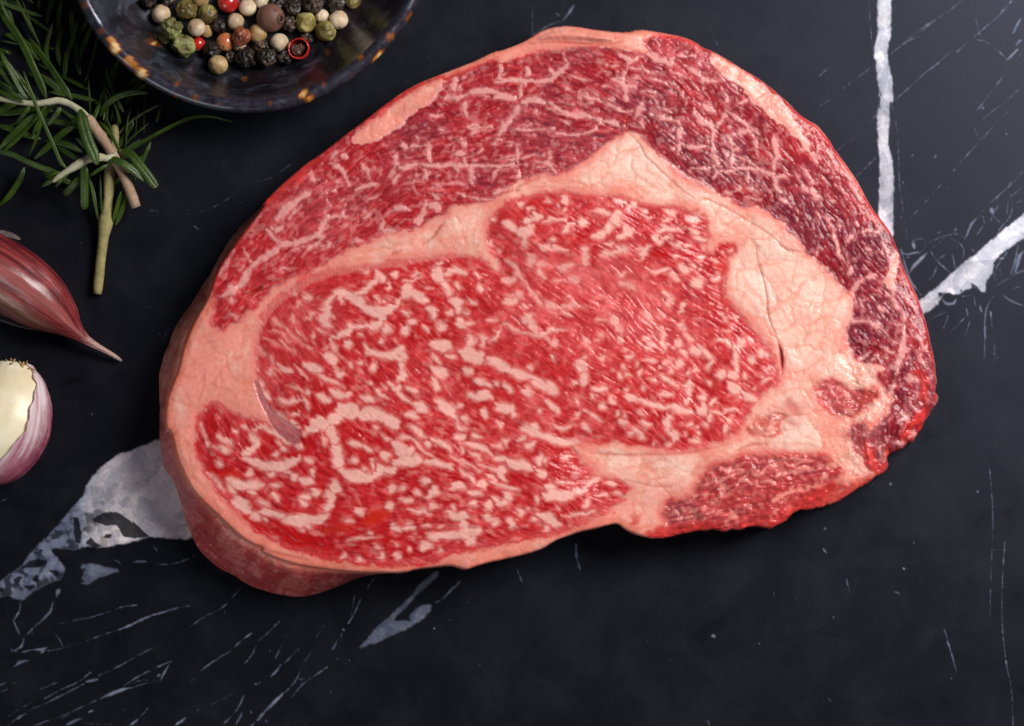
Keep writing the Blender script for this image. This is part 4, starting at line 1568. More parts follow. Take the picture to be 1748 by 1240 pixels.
    part[(patch > 0) & (part == 2)] = 0
    part[face < 0] = 6
    return R, out, z, rgb, wet, part
# ------------------------------------------------------------------ black marble slab with its veins
VEINS = parse('''
t 9: 940,0 870,60 790,115 700,170 620,230 545,290 460,365
t 14: 660,240 600,262 545,295
t 6: 790,115 740,155 680,200 640,240
t 7: 365,420 300,475 230,525 155,585
t 6: 110,625 50,670 0,700
t 8: 1270,0 1220,60 1180,110 1110,165 1050,220 1020,240
t 5: 1020,240 960,295 900,350
t 6: 880,325 820,385 740,450 660,510 580,590 490,665
t 8: 375,755 345,790 310,825
t 6: 300,865 240,905 170,945 110,1000
t 4: 380,1030 340,1075 240,1165
t 6: 1345,565 1230,670 1130,745 1050,810
t 5: 1270,710 1150,830 1060,930 980,1015 880,1130
t 7: 1345,1135 1290,1180 1230,1240
t 16: 1040,265 1100,275 1130,300
t 10: 1130,300 1190,350 1245,400
t 24: 1240,395 1275,360 1305,330
t 12: 1295,300 1320,270 1345,265
t 22: 1275,220 1300,170 1330,120
t 8: 470,680 490,740 505,830 515,930
t 5: 515,930 520,1060 525,1240
t 5: 480,830 480,900 460,970
t 4: 320,0 330,150 345,300 355,380
t 8: 130,365 95,410
t 6: 60,440 0,500
t 4: 95,410 60,550
t 4: 1020,850 1055,930
t 20: 1075,715 1082,720
t 14: 755,1045 768,1025
t 3: 1030,740 1110,640 1220,490 1345,340
t 5: 1030,130 1050,200 1060,240
s 12: 130,480 180,530 230,510 280,510
s 18: 225,430 235,480
s 8: 220,440 265,415 305,425 310,465 280,510
s 10: 175,545 200,540
s 22: 320,510 270,560 230,600 200,650
s 16: 150,480 165,560 190,640 210,700 240,740 280,790
s 6: 310,460 400,410 480,390
s 6: 340,490 420,430 440,400
s 5: 330,440 430,400
s 10: 340,490 370,550 420,600 470,640
s 6: 385,560 440,520
s 8: 480,410 540,450 565,490 560,540 550,570
s 5: 490,380 560,400 580,430
s 5: 480,410 520,460 520,490
s 5: 490,520 500,580 505,620
s 5: 385,590 370,650 335,690
s 13: 575,410 600,350 620,310 660,270
s 5: 660,270 740,180 820,110 950,-10
s 4: 650,390 700,320
s 7: 690,270 700,320
s 30: 745,220 755,250
s 9: 760,250 740,300
s 6: 750,250 800,310
s 9: 790,200 770,230
s 7: 790,380 800,350 860,290 880,240 890,160
s 6: 855,170 850,250
s 10: 905,180 950,165
s 6: 870,140 950,80
s 9: 510,345 505,365
s 11: 390,380 405,375
s 5: 615,480 640,520
s 7: 770,735 840,690 900,650 960,630
s 24: 900,640 920,590 930,530 960,500
s 11: 870,660 900,580 925,450
s 9: 850,500 830,540
s 6: 830,550 770,610 765,720
s 15: 800,560 830,540
s 5: 800,620 820,690
s 14: 825,790 870,830 955,860
s 10: 890,750 930,735
s 9: 760,800 730,840 710,890 700,980 705,1100 695,1240
s 4: 740,900 750,1000
s 5: 765,1070 765,1240
s 12: 680,900 670,860
s 7: 630,790 640,860
s 16: 420,820 450,850 500,850 510,820
s 6: 550,800 610,790
s 6: 320,970 380,930 450,900
s 4: 580,880 590,940
s 4: 570,940 480,1030
s 4: 605,950 580,1040 555,1100
s 4: 460,930 430,1010
s 5: 130,0 150,150 175,320 195,450
s 3: 430,40 330,150 230,260 130,380
s 5: 155,40 170,60
s 18: 145,273 150,277
u 4: 1610,40 1620,150 1625,250 1620,380 1615,500
u 3: 1615,500 1612,630
u 3: 1672,330 1660,520 1660,680 1680,850 1700,920 1705,1075
u 18: 505,713 513,718
u 16: 1560,136 1566,142
u 12: 1213,106 1217,110
u 12: 952,285 957,290
u 8: 986,638 990,643
u 8: 1266,443 1270,448
u 4: 1040,490 1055,550
u 4: 1428,680 1480,860
p 12: 930,1030 980,1060
p 20: 1080,1050 1160,1040 1210,1050
p 7: 1210,1050 1330,1070 1440,1060 1530,1020 1600,990
p 5: 1240,900 1280,960
p 7: 690,920 900,910 1080,880
q 15: 155,300 150,370 100,440
q 11: 100,440 130,510 150,550
q 13: 180,580 170,630 120,670 80,660
q 26: 400,310 385,370 340,420 280,470
q 16: 280,470 230,520 205,545
q 5: 0,700 70,670 160,685 260,655 400,670 540,630 680,585
q 9: 680,585 790,545
q 17: 790,545 920,505 1010,465 1120,410 1230,380 1320,350 1430,330
q 22: 270,660 320,660 365,640
q 26: 310,685 330,670
q 24: 105,790 150,755 220,740
q 6: 430,470 560,440 680,420 820,375 930,335 1030,325
q 5: 410,540 450,580 475,640
q 10: 50,1235 150,1170 240,1115
q 15: 240,1110 280,1095
q 11: 280,1100 420,1030 560,960 650,910
q 24: 650,905 740,885
q 7: 740,860 830,820
q 14: 840,815 930,770 1000,730
q 8: 1000,730 1100,675 1200,625
q 5: 40,1180 160,1100 280,1040
q 6: 340,1030 440,975
q 5: 440,970 590,910 690,830
q 16: 250,1240 380,1190
q 8: 380,1190 500,1150 640,1085 760,1030
q 34: 760,1030 830,1000 920,960 1000,950
q 11: 930,940 1050,860 1120,830
q 16: 1090,835 1140,820
q 14: 1170,800 1240,770 1305,745
q 11: 1300,750 1260,800 1230,860 1205,910
q 9: 1000,950 1080,920 1190,900
q 8: 970,930 1060,890 1180,895
q 20: 1210,850 1190,860
q 28: 490,1235 560,1200 620,1180
q 14: 670,1135 700,1120
q 5: 450,1190 560,1130
q 24: 990,1230 1040,1190
q 9: 1040,1190 1090,1140 1120,1100
q 22: 1330,1230 1400,1180
q 8: 1490,1130 1510,1110
q 5: 1430,920 1500,830 1550,790
q 5: 0,980 60,960
q 6: 0,930 40,910
q 14: 90,910 130,915
q 4: 640,1220 800,1225 980,1230
q 5: 280,970 430,910
q 10: 0,330 40,300 80,280
r 6: 330,160 260,240 210,290 100,340 20,400
r 6: 400,440 330,490 260,560 170,610 100,660 20,750
r 6: 570,370 500,440 440,490
r 9: 430,510 400,580 350,635
r 5: 615,450 580,530 545,600
r 20: 580,640 550,680 520,710
r 6: 590,640 640,590 690,540
r 7: 850,395 790,480
r 8: 795,515 750,590 710,640
r 8: 710,640 690,710 650,770 560,850
r 26: 600,810 540,870 480,930
r 16: 480,930 430,990
r 7: 430,990 390,1020
r 7: 870,650 800,700 720,750 650,840
r 5: 700,730 780,710
r 11: 1080,220 1050,290 1020,350
r 6: 1020,350 1000,380
r 9: 968,418 972,422
r 6: 960,440 945,520
r 9: 935,590 920,620
r 5: 940,470 905,540
r 5: 1170,90 1110,170
r 5: 1040,200 1020,330
r 20: 1590,225 1630,180 1690,130 1700,110
r 5: 1530,260 1590,225
r 6: 140,890 200,860 300,810
r 9: 58,918 64,922
r 10: 350,830 320,900 270,960
r 12: 270,960 220,1010
r 16: 340,940 300,1010
r 10: 390,920 400,940
r 14: 486,985 494,995
r 12: 422,757 430,763
c 4: 640,1045 840,1065 1010,1080 1120,1040 1250,980 1320,920 1383,870
8 4: 0,815 80,800 140,750 250,680
7 26: 410,-30 385,10 350,48
7 6: 190,-30 185,60 190,110
7 14: 335,22 310,8
7 10: 350,50 280,70 240,100 180,130
7 3: 1145,70 1165,130 1190,180
3 22: 990,1010 995,1090
3 11: 995,1090 1015,1165
3 6: 665,1160 690,1220
''')
VEIN_POLY = [(.95, path('t: 375,-200 375,0 378,80 380,200 360,290 355,370 370,430 378,520 385,600 390,690 375,750 378,850 380,950 392,1050 390,1240 | s: 0,100 0,330 60,480 95,420 97,300 100,100 | t: 490,1240 485,1120 475,1030 452,970 455,900 462,800 465,700 485,660 478,570 470,480 450,400 445,330 468,240 468,100 470,0 470,-200')),
  (1.0, path('s: 265,830 300,800 370,750 440,680 520,620 560,570 640,520 720,450 790,390 830,345 880,320 960,250 1100,140 1300,0 1330,120 1150,300 960,420 920,440 870,480 830,500 800,530 760,570 765,610 740,660 710,700 710,770 690,770 640,740 600,745 560,770 520,790 440,770 420,810 380,860 330,905 300,910 200,960 180,900')),
  (.98, path('p: 1700,20 1290,45 1180,95 1080,135 960,170 880,230 800,300 740,370 690,450 690,490 640,550 560,640 480,740 400,830 330,890 260,970 220,1020 170,1090 90,1140 0,1210 -300,1440 | q: -200,420 0,262 60,250 110,275 170,290 230,240 300,190 400,150 470,120 490,60 | p: 520,1080 440,990 400,930 550,945 600,950 650,930 700,920 830,930 1000,900 1130,870 1220,840 1300,855 1600,870 1750,700')),
  (.60, path('q: 600,20 700,10 800,35 920,65 800,100 720,130 660,170 600,150 640,90')),
  (.60, path('q: 420,215 460,205 440,250 425,265')),
  (.66, path('r: 1070,530 1120,470 1190,390 1250,340 1330,270 1400,200 1450,130 1500,90 1550,50 1570,70 1500,140 1440,190 1380,260 1300,330 1280,370 1340,360 1390,370 1380,330 1430,280 1530,250 1500,320 1420,390 1300,440 1200,490 1090,530'))]
SHARDS = [path(q) for q in ('p: 600,690 640,690 670,850 660,900 610,890 600,800', 'p: 750,700 830,650 900,630 1000,670 1130,760 1220,840 1100,860 1000,830 960,750 860,750 800,740',
  'p: 820,855 870,820 930,815 900,850', 'p: 700,900 740,850 770,890 830,920 760,935', 'p: 170,1100 240,1040 380,1020 390,1060 280,1100', 'p: 110,1200 150,1160 190,1170 130,1240', 'p: 318,950 350,950 340,980',
  'q: 180,180 260,170 270,200 220,220', 'q: 240,130 280,100 290,150', 'q: 370,60 430,60 480,100 420,100', 'q: 0,190 30,200 25,222 -10,215', 'q: 0,270 60,255 90,270 20,330 -20,330', 'q: 660,60 640,40 600,60 620,80',
  's: 390,775 430,770 425,800 395,810', 's: 610,710 650,735 665,755 620,750', 's: 540,760 555,750 550,785', 't: 380,570 400,600 410,640 395,630', 't: 385,630 402,650 402,725 388,720', 't: 458,680 472,680 470,720 464,800 459,760', 't: 452,900 470,840 474,880 462,970',
  'q: 100,130 150,100 175,115 120,150', 'q: 560,30 600,25 600,110 640,150 560,160 540,90', 'r: 1230,455 1255,440 1240,470')]

def slab_map(step=1.3):
    M = 170
    R = Raster(-M, -M, 1748+M, 1240+M, step)
    X, Y = R.X, R.Y
    e1 = fbm(X, Y, 9, 3001, 2, .6); e2 = fbm(X, Y, 30, 3011, 2); e0 = fbm(X, Y, 4, 3021, 2)
    v = np.zeros(X.shape, np.float32); white = np.zeros(X.shape, np.float32)
    L = R.new()
    for w, p in VEINS:
        left = p[0][0] < 900 or p[0][1] > 340
        web = 1485 < p[0][0] and 330 < p[0][1] < 620
        R.stroke(L, p, w*(1.12 if web else .84 if left else .68), .6, 1, 6.0)
    rs = np.random.RandomState(77)
    for _ in range(170):                                   # specks and hair-fine scratches in the polish
        x, y = rs.uniform(-100, 1850), rs.uniform(-100, 1340); a = rs.uniform(0, 3.1); l = rs.choice([.6, .6, 1, 2, 9])
        R.stroke(L, [(x, y), (x+math.cos(a)*l, y+math.sin(a)*l)], rs.uniform(.5, 1.9), .5, 0, 5.0)
    thin = sstep(-1.0, .9, L+.8*e1+.5*e0)*np.clip(.22+.16*e1+.22*e2+.19*np.maximum(L, 0), .06, .85)
    v = thin
    P = R.new(); amp = np.zeros(X.shape, np.float32)
    for a, q in VEIN_POLY:
        d = R.poly(q, 1, 30)
        m = sstep(-2.2, 2.4, d+1.1*e1+.5*e0)
        band = fbm(X*.35, Y*1.3, 22, 3055, 3)
        inner = np.clip(a*(.80+.20*sstep(0, 14, d)+.14*e2+.10*e1+.16*band), 0, 1)
        v = np.maximum(v, m*inner)
        if a in (.95, 1.0): white = np.maximum(white, m)
        if a == .98: beige = m*sstep(120, 200, X)
        if a == .98:
            # cleaner pale block next to the steak, mottled stuff farther down
            broken = sstep(250, 120, X)*sstep(860, 930, Y+.3*X)
            v = np.where(m > 0, v*(1-m*broken*np.clip(.75*sstep(-.1, .5, fbm(X, Y, 16, 3033, 3))+.1, 0, 1)), v)
    D = R.new()
    for q in SHARDS: D = np.maximum(D, R.poly(q, 0, 12))
    v = v*(1-.93*sstep(-1.2, 1.2, D+1.4*e1+.5*e0))
    # crystal grain inside the veins
    v = np.clip(v*(1+.12*e0), 0, 1)
    v[v < .012] = 0
    return R, v, white, beige

def build_slab(mat):
    R, v, white, beige = slab_map()
    B = 10
    nbx, nby = (R.nx-1)//B, (R.ny-1)//B
    V, F, C = [], [], []
    off = 0
    def quad_grid(xs, ys, a, w, be):
        nonlocal off
        gx, gy = np.meshgrid(xs, ys)
        n, m = gx.shape[1], gx.shape[0]
        V.append(at_np(gx.ravel(), gy.ravel(), np.zeros(gx.size, np.float32)))
        C.append(np.stack([a.ravel(), w.ravel(), be.ravel(), np.ones(gx.size)], -1).astype(np.float32))
        i = np.arange(n*m).reshape(m, n)
        F.append(np.stack([i[:-1, :-1], i[1:, :-1], i[1:, 1:], i[:-1, 1:]], -1).reshape(-1, 4)+off)
        off += n*m
    Z = np.zeros((2, 2), np.float32)
    for bj in range(nby):
        run = None
        for bi in range(nbx+1):
            fine = False
            if bi < nbx:
                blk = v[bj*B:bj*B+B+1, bi*B:bi*B+B+1]
                fine = blk.max() > 0
            if bi == nbx or fine:
                if run is not None:
                    quad_grid([R.xs[run*B], R.xs[bi*B]], [R.ys[bj*B], R.ys[bj*B+B]], Z, Z, Z); run = None
                if fine:
                    quad_grid(R.xs[bi*B:bi*B+B+1], R.ys[bj*B:bj*B+B+1], blk, white[bj*B:bj*B+B+1, bi*B:bi*B+B+1], beige[bj*B:bj*B+B+1, bi*B:bi*B+B+1])
            elif run is None: run = bi
    # the rest of the slab beyond the picture, and its edges
    x0, x1, y0, y1 = R.xs[0], R.xs[nbx*B], R.ys[0], R.ys[nby*B]
    xa, xb, ya, yb = -1700., 3400., -2000., 3200.
    for xs, ys in (((xa, xb), (ya, y0)), ((xa, xb), (y1, yb)), ((xa, x0), (y0, y1)), ((x1, xb), (y0, y1))):
        quad_grid(list(xs), list(ys), Z, Z, Z)
    h = -110.0
    pts = [(xa, ya), (xb, ya), (xb, yb), (xa, yb)]
    sv = [((x-CX)*S, (CY-y)*S, z*S) for x, y in pts for z in (0.0, h)]
    V.append(np.asarray(sv, np.float32)); C.append(np.zeros((8, 4), np.float32))
    F.append(np.asarray([[2*k, (2*k+2) % 8, (2*k+3) % 8, 2*k+1] for k in range(4)]+[[1, 3, 5, 7]], np.int32)+off)
    o = mesh_np('marble_slab', np.concatenate(V), np.concatenate(F), mat, None, {'vein': np.concatenate(C)}, smooth=False)
    o['kind'] = 'structure'
    return o

m = Mat('black_marble')
va = m.attr('vein'); sep = m.n('ShaderNodeSeparateColor'); m.l(va.outputs['Color'], sep.inputs[0])
cloud = m.noise(9, 4, .6, .3); grain = m.noise(420, 3, .6); mott = m.noise(55, 4, .65, .4); spk = m.noise(900, 1, .5)
stone = m.ramp(cloud, [(.35, (.0028, .0029, .0044)), (.7, (.0052, .0053, .0078))])
stone = m.mix(m.mapr(mott, .45, .75, 0, .6), stone, (.009, .0088, .0105))
stone = m.mix(m.mapr(mott, .36, .30, 0, .75), stone, (.002, .002, .0028))
stone = m.mix(m.mapr(spk, .74, .80, 0, .35), stone, (.05, .05, .06))
vcol = m.mix(sep.outputs[1], m.ramp(m.noise(160, 4, .65), [(.3, (.12, .145, .22)), (.7, (.33, .36, .46))]), m.ramp(m.noise(120, 4, .6), [(.3, (.55, .58, .64)), (.65, (.82, .84, .88))]))
vcol = m.mix(sep.outputs[2], vcol, m.ramp(m.noise(60, 4, .6, .5), [(.3, (.75, .69, .70)), (.7, (.98, .91, .89))]))
vor = m.n('ShaderNodeTexVoronoi'); vor.inputs['Scale'].default_value = 75; m.l(m.tc.outputs['Object'], vor.inputs['Vector'])
vor2 = m.n('ShaderNodeTexVoronoi'); vor2.inputs['Scale'].default_value = 260; m.l(m.tc.outputs['Object'], vor2.inputs['Vector'])
g1 = m.n('ShaderNodeRGBToBW'); m.l(vor.outputs['Color'], g1.inputs[0]); g2 = m.n('ShaderNodeRGBToBW'); m.l(vor2.outputs['Color'], g2.inputs[0])
vcol = m.mix(1.0, vcol, m.ramp(g1.outputs[0], [(.2, (.72, .72, .76)), (.8, (1.0, .98, 1.0))]), 'MULTIPLY')
vcol = m.mix(.7, vcol, m.ramp(g2.outputs[0], [(.2, (.62, .64, .72)), (.8, (1.12, 1.1, 1.08))]), 'MULTIPLY')
base = m.mix(sep.outputs[0], stone, vcol)
m.set(Base_Color=base, Roughness=m.mapr(mott, .3, .7, .37, .47), Specular_IOR_Level=.30, Specular_Tint=(.66, .72, 1.0))
m.bump(m.mix(.4, grain, mott), .05, .0004)
build_slab(m.m)
# ------------------------------------------------------------------ the steak
def build_steak(mat):
    R, out, z, rgb, wet, part = steak_map(1.25)
    gy, gx = np.gradient(out, R.step)
    gl = np.sqrt(gx*gx+gy*gy)+1e-6; gx /= gl; gy /= gl
    inside = out > 0
    cell = inside[:-1, :-1] | inside[1:, :-1] | inside[1:, 1:] | inside[:-1, 1:]
    used = np.zeros(out.shape, bool)
    used[:-1, :-1] |= cell; used[1:, :-1] |= cell; used[1:, 1:] |= cell; used[:-1, 1:] |= cell
    px = R.X.copy(); py = R.Y.copy()
    mv = used & ~inside
    px[mv] -= (out*gx)[mv]; py[mv] -= (out*gy)[mv]            # pull the border onto the true outline
    px[mv] = np.clip(px[mv], R.X[mv]-2.5, R.X[mv]+2.5); py[mv] = np.clip(py[mv], R.Y[mv]-2.5, R.Y[mv]+2.5)
    zz = z.copy()
    P = at_np(px, py, zz)
    idx = np.arange(out.size).reshape(out.shape)
    quads = np.stack([idx[:-1, :-1], idx[1:, :-1], idx[1:, 1:], idx[:-1, 1:]], -1)[cell]
    fpart = part[:-1, :-1][cell]
    Pf = P.reshape(-1, 3); Cf = np.concatenate([rgb.reshape(-1, 3), wet.reshape(-1, 1)], 1)
    root = thing('steak', 'thick raw marbled ribeye steak with pale fat seams lying on the black marble', 'steak', None, tuple(at(930, 540, 0)))
    names = {0: ('fat', 'pale peach fat seams and rim of the steak'), 1: ('eye_muscle', 'large bright red marbled eye of the steak'),
             2: ('cap_muscle', 'dark purplish red marbled band round the top and right'), 3: ('rib_side_muscle', 'small dark red muscle at the lower right edge'),
             4: ('wedge_muscle', 'small red wedge of meat in the right-hand fat'), 5: ('torn_muscle', 'torn dark meat at the right-hand tip'), 6: ('side_wall', 'dull salmon side of the steak below the cut face')}
    # skirt: from the outline down to the slab
    e = np.concatenate([quads[:, [0, 1]], quads[:, [1, 2]], quads[:, [2, 3]], quads[:, [3, 0]]])
    key = np.sort(e, 1); k1 = key[:, 0].astype(np.int64)*out.size+key[:, 1]
    u, inv, cnt = np.unique(k1, return_inverse=True, return_counts=True)
    be = e[cnt[inv] == 1]
    bv, binv = np.unique(be.ravel(), return_inverse=True); binv = binv.reshape(-1, 2)
    bx, by, bz = px.ravel()[bv], py.ravel()[bv], zz.ravel()[bv]
    nx_, ny_ = gx.ravel()[bv], gy.ravel()[bv]
    wn = fbm(bx, by, 30, 909, 3)
    lev = [(0, 1.0), (-.6, .93), (.0, .80), (2.0, .6), (4.0, .40), (7.0, .18), (11.0, .002)]
    tall = np.clip(bz/136.0, 0, 1)
    SV, SC = [], []
    cb = Cf[bv]
    red = np.asarray((.36, .035, .03, .8), np.float32)
    for q, (ins, f) in enumerate(lev):
        t = 1-f
        X_ = bx+nx_*(ins+(2.5*wn*t*(1-t)*4))*tall; Y_ = by+ny_*(ins+2.5*wn*t*(1-t)*4)*tall
        SV.append(at_np(X_, Y_, bz*f))
        SC.append(cb*(1-min(1, t*2.2))+red*(min(1, t*2.2))*(1+.25*wn[:, None]))
    nb = len(bv)
    SF = []
    for q in range(len(lev)-1):
        a = binv[:, 0]+q*nb; b = binv[:, 1]+q*nb
        SF.append(np.stack([b, a, a+nb, b+nb], -1))
    SV = np.concatenate(SV); SC = np.clip(np.concatenate(SC), 0, 1); SF = np.concatenate(SF)
    base = np.asarray(root.location, np.float32)
    for k, (nm, lab) in names.items():
        q = quads[fpart == k]
        if not len(q): continue
        uv, ui = np.unique(q.ravel(), return_inverse=True)
        v, f, c = Pf[uv], ui.reshape(-1, 4), Cf[uv]
        if k == 6:
            f = np.concatenate([f, SF+len(v)]); v = np.concatenate([v, SV]); c = np.concatenate([c, SC])
        o = mesh_np(nm, v-base, f, mat, root, {'tissue': c})
        o['label'] = lab
    return root

m = Mat('raw_beef')
ta = m.attr('tissue')
fine = m.noise(1500, 2, .6); mid = m.noise(420, 3, .6); gl = m.noise(90, 2, .5)
colr = m.mix(.30, ta.outputs['Color'], m.ramp(fine, [(.25, (.36, .36, .36)), (.75, (.64, .64, .64))]), 'OVERLAY')
m.set(Base_Color=colr, Roughness=m.mapr(gl, .3, .7, .26, .38), Specular_IOR_Level=.14, Coat_Weight=.30, Coat_Roughness=.16, Coat_IOR=1.4)
m.bump(m.mix(.5, fine, mid), .10, .0004)
cb = m.n('ShaderNodeBump'); cb.inputs['Strength'].default_value = .55; cb.inputs['Distance'].default_value = .0006
m.l(m.mix(.45, m.noise(520, 3, .6), m.noise(210, 3, .6)), cb.inputs['Height']); m.l(cb.outputs['Normal'], m.b.inputs['Coat Normal'])
build_steak(m.m)
# ------------------------------------------------------------------ glazed dish
BX, BY = 424.0, -129.0           # seen centre of the rim, reference units
RIM_Z = 118.0
def on_dish(px, py, z):          # place inside the dish
    return at(px, py, z)
def dish_floor(r):               # inner height over distance from the axis
    t = np.clip((np.asarray(r, np.float32)-215)/(294-215), 0, 1)
    return 26+6*(np.asarray(r, np.float32)/215)**2*.5+(RIM_Z-34)*(t**1.9)
def build_dish(mat):
    kz = 1-RIM_Z/DP
    prof = []
    for r in np.linspace(0.5, 215, 12): prof.append((r, float(dish_floor(r))))
    for r in np.linspace(222, 293, 14): prof.append((r, float(dish_floor(r))))
    for a in np.linspace(math.radians(165), math.radians(-60), 12):
        prof.append((308+12.8*math.cos(a), RIM_Z-3+12.8*math.sin(a)))
    for r, z in ((310, 92), (300, 70), (280, 45), (250, 26), (215, 14), (190, 8), (185, 0.4), (165, 0.4), (160, 9), (1, 10)): prof.append((r, z))
    prof = np.asarray(prof, np.float32)
    N = 300
    th = np.linspace(0, 2*math.pi, N, endpoint=False)
    c0 = at(BX, BY, RIM_Z)
    rr = prof[:, 0][:, None]; zz = prof[:, 1][:, None]+0*th[None]
    wob = 1+.006*np.sin(th*3+1)+.004*np.sin(th*5+2)
    nx_ = rr*np.cos(th)[None]*wob*kz; ny_ = rr*np.sin(th)[None]*wob*kz
    lump = fbm(nx_+500, ny_+900, 26, 1201, 2)*1.0*(rr < 320)+fbm(nx_+500, ny_+900, 60, 1202, 2)*1.4
    zz = zz+lump*(zz > 6)
    V = np.stack([nx_*S, ny_*S, zz*S], -1).reshape(-1, 3)
    m, n = len(prof), N
    i = np.arange(m*n).reshape(m, n)
    F = np.stack([i[:-1, :], i[1:, :], np.roll(i, -1, 1)[1:, :], np.roll(i, -1, 1)[:-1, :]], -1).reshape(-1, 4)
    # amber breaks in the glaze: (seen x, y, radius along, strength)
    spots = [(197, 82, 12, 1), (190, 70, 9, .8), (222, 103, 11, .8), (243, 124, 13, 1), (232, 112, 8, .7), (302, 143, 6, .5), (300, 165, 6, .5), (333, 167, 8, .45), (517, 160, 9, .95), (528, 170, 10, .9), (553, 142, 6, .5), (650, 94, 10, 1), (643, 104, 8, .8),
             (666, 62, 8, .55), (616, 98, 6, .6), (172, 55, 8, .35), (262, 70, 13, .40), (263, 74, 5, 1.2), (261, 60, 3, 1.2), (417, 135, 6, .45), (558, 90, 7, .25), (700, 30, 9, .5), (146, 10, 9, .3), (460, 176, 5, .4), (372, 178, 6, .35), (600, 128, 5, .5)]
    k = 1/(1-zz/DP)
    sx = CX+(nx_*S+c0.x)/S*k; sy = CY-(ny_*S+c0.y)/S*k
    amber = np.zeros(sx.shape, np.float32)
    nn = fbm(nx_+500, ny_+900, 7, 1211, 2)
    for x, y, r, s in spots:
        d = np.sqrt((sx-x)**2+(sy-y)**2)
        amber = np.maximum(amber, s*sstep(1.15, .55, d/r+.35*nn))
    out = np.zeros(sx.shape, np.float32)
    # the same breaks go on round the rest of the rim
    rimz = (zz > RIM_Z-26)
    far = sstep(.35, .6, fbm(nx_*.7+900, ny_*.7+100, 20, 1221, 2))*(sy < -8)*rimz
    amber = np.maximum(amber, far)
    amber = amber*(prof[:, 0][:, None] > 20)
    rim = sstep(285, 300, rr)*(zz > 60)+0*sx
    C = np.stack([amber, rim, 0*amber, 1+0*amber], -1).reshape(-1, 4)
    root = tag(mesh_np('dish', V+np.asarray((c0.x, c0.y, 0), np.float32), F[:, ::-1], mat, None, {'glaze': C}, loc=(c0.x, c0.y, 0)),
               'round dark blue-black glazed dish with amber flecks on its rim holding the peppercorns', 'dish')
    return root
m = Mat('dark_glaze')
ga = m.attr('glaze'); sep = m.n('ShaderNodeSeparateColor'); m.l(ga.outputs['Color'], sep.inputs[0])
n1 = m.noise(120, 4, .65, 1.2); n2 = m.noise(380, 3, .6, .4); n3 = m.noise(45, 3, .6, .6)
body = m.ramp(n1, [(.40, (.003, .003, .005)), (.55, (.011, .012, .018)), (.70, (.055, .060, .082))])
body = m.mix(m.mapr(n3, .5, .75, 0, .55), body, (.030, .010, .008))
rimc = m.ramp(n2, [(.3, (.014, .009, .016)), (.7, (.045, .040, .062))])  # rim base lightened towards blue, part of its reflection put into the colour
body = m.mix(m.mapr(sep.outputs[1], 0, 1, 0, .65), body, rimc)
amb = m.ramp(sep.outputs[0], [(0, (.05, .012, .004)), (.5, (.20, .055, .008)), (.85, (.48, .20, .04)), (1.0, (.75, .50, .22))])
base = m.mix(m.mapr(sep.outputs[0], .05, .5, 0, 1), body, amb)
m.set(Base_Color=base, Roughness=m.mapr(n2, .3, .7, .22, .42), Specular_IOR_Level=.7, Specular_Tint=(.75, .83, 1.0), Coat_Weight=.5, Coat_Roughness=.26)
m.bump(m.mix(.5, n1, n2), .35, .0006)
build_dish(m.m)

# ------------------------------------------------------------------ peppercorns
def sphere_np(nu=40, nv=26):
    V = []
    for j in range(nv+1):
        ph = math.pi*j/nv
        for i in range(nu):
            th = 2*math.pi*i/nu
            V.append((math.sin(ph)*math.cos(th), math.sin(ph)*math.sin(th), math.cos(ph)))
    i = np.arange((nv+1)*nu).reshape(nv+1, nu)
    F = np.stack([i[:-1], i[1:], np.roll(i, -1, 1)[1:], np.roll(i, -1, 1)[:-1]], -1).reshape(-1, 4)
    return np.asarray(V, np.float32), F
SPV, SPF = sphere_np()
def n3d(p, scale, seed):
    return (lattice_noise(p[:, 0]*10+p[:, 2]*3.1, p[:, 1]*10-p[:, 2]*2.3, 10*scale, seed)+lattice_noise(p[:, 1]*10+7, p[:, 2]*10+p[:, 0]*2.7, 10*scale, seed+3)+lattice_noise(p[:, 2]*10+3, p[:, 0]*10-p[:, 1]*1.9, 10*scale, seed+6))/1.7
def pepper_mesh(kind, seed):
    p = SPV.copy()
    rs = np.random.RandomState(seed)
    A = rs.normal(size=(3, 3)); Q, _ = np.linalg.qr(A)
    q = p@Q.astype(np.float32)
    big = n3d(q, .9, seed); ridge = 1-np.abs(n3d(q, .42, seed+20))*1.6; ridge2 = 1-np.abs(n3d(q, .25, seed+40))*1.6
    ridge = np.clip(ridge, -.2, 1); ridge2 = np.clip(ridge2, -.2, 1)
    if kind == 'black': d = 1+.07*big+.34*(ridge-.6)+.12*(ridge2-.5); h = ridge
    elif kind == 'green': d = 1+.07*big+.28*(ridge-.6)+.10*(ridge2-.5); h = ridge
    elif kind == 'olive': d = 1+.05*big+.13*(ridge-.6)+.06*(ridge2-.5); h = ridge
    elif kind == 'tan': d = 1+.03*big+.05*(ridge-.6)+.015*(ridge2-.5); h = ridge
    elif kind == 'white': d = 1+.035*big+.035*(ridge-.6)+.012*(ridge2-.5); h = ridge
    elif kind == 'allspice': d = 1+.02*big+.01*(ridge2-.5); h = ridge2
    elif kind == 'chunk': d = 1+.22*big+.22*(ridge-.6); h = ridge
    else: d = 1+.02*big; h = ridge
    # a small pit where the stalk was
    pit = np.clip(1-np.linalg.norm(q-np.asarray((0, .5, .86)), axis=1)/.22, 0, 1)
    d = d-(.10*pit**.7 if kind in ('white', 'tan', 'olive', 'red', 'orange') else 0)
    col = np.stack([np.clip(h, 0, 1), np.clip(.5+.5*big, 0, 1), pit, np.ones(len(p))], -1)
    return p*d[:, None], col
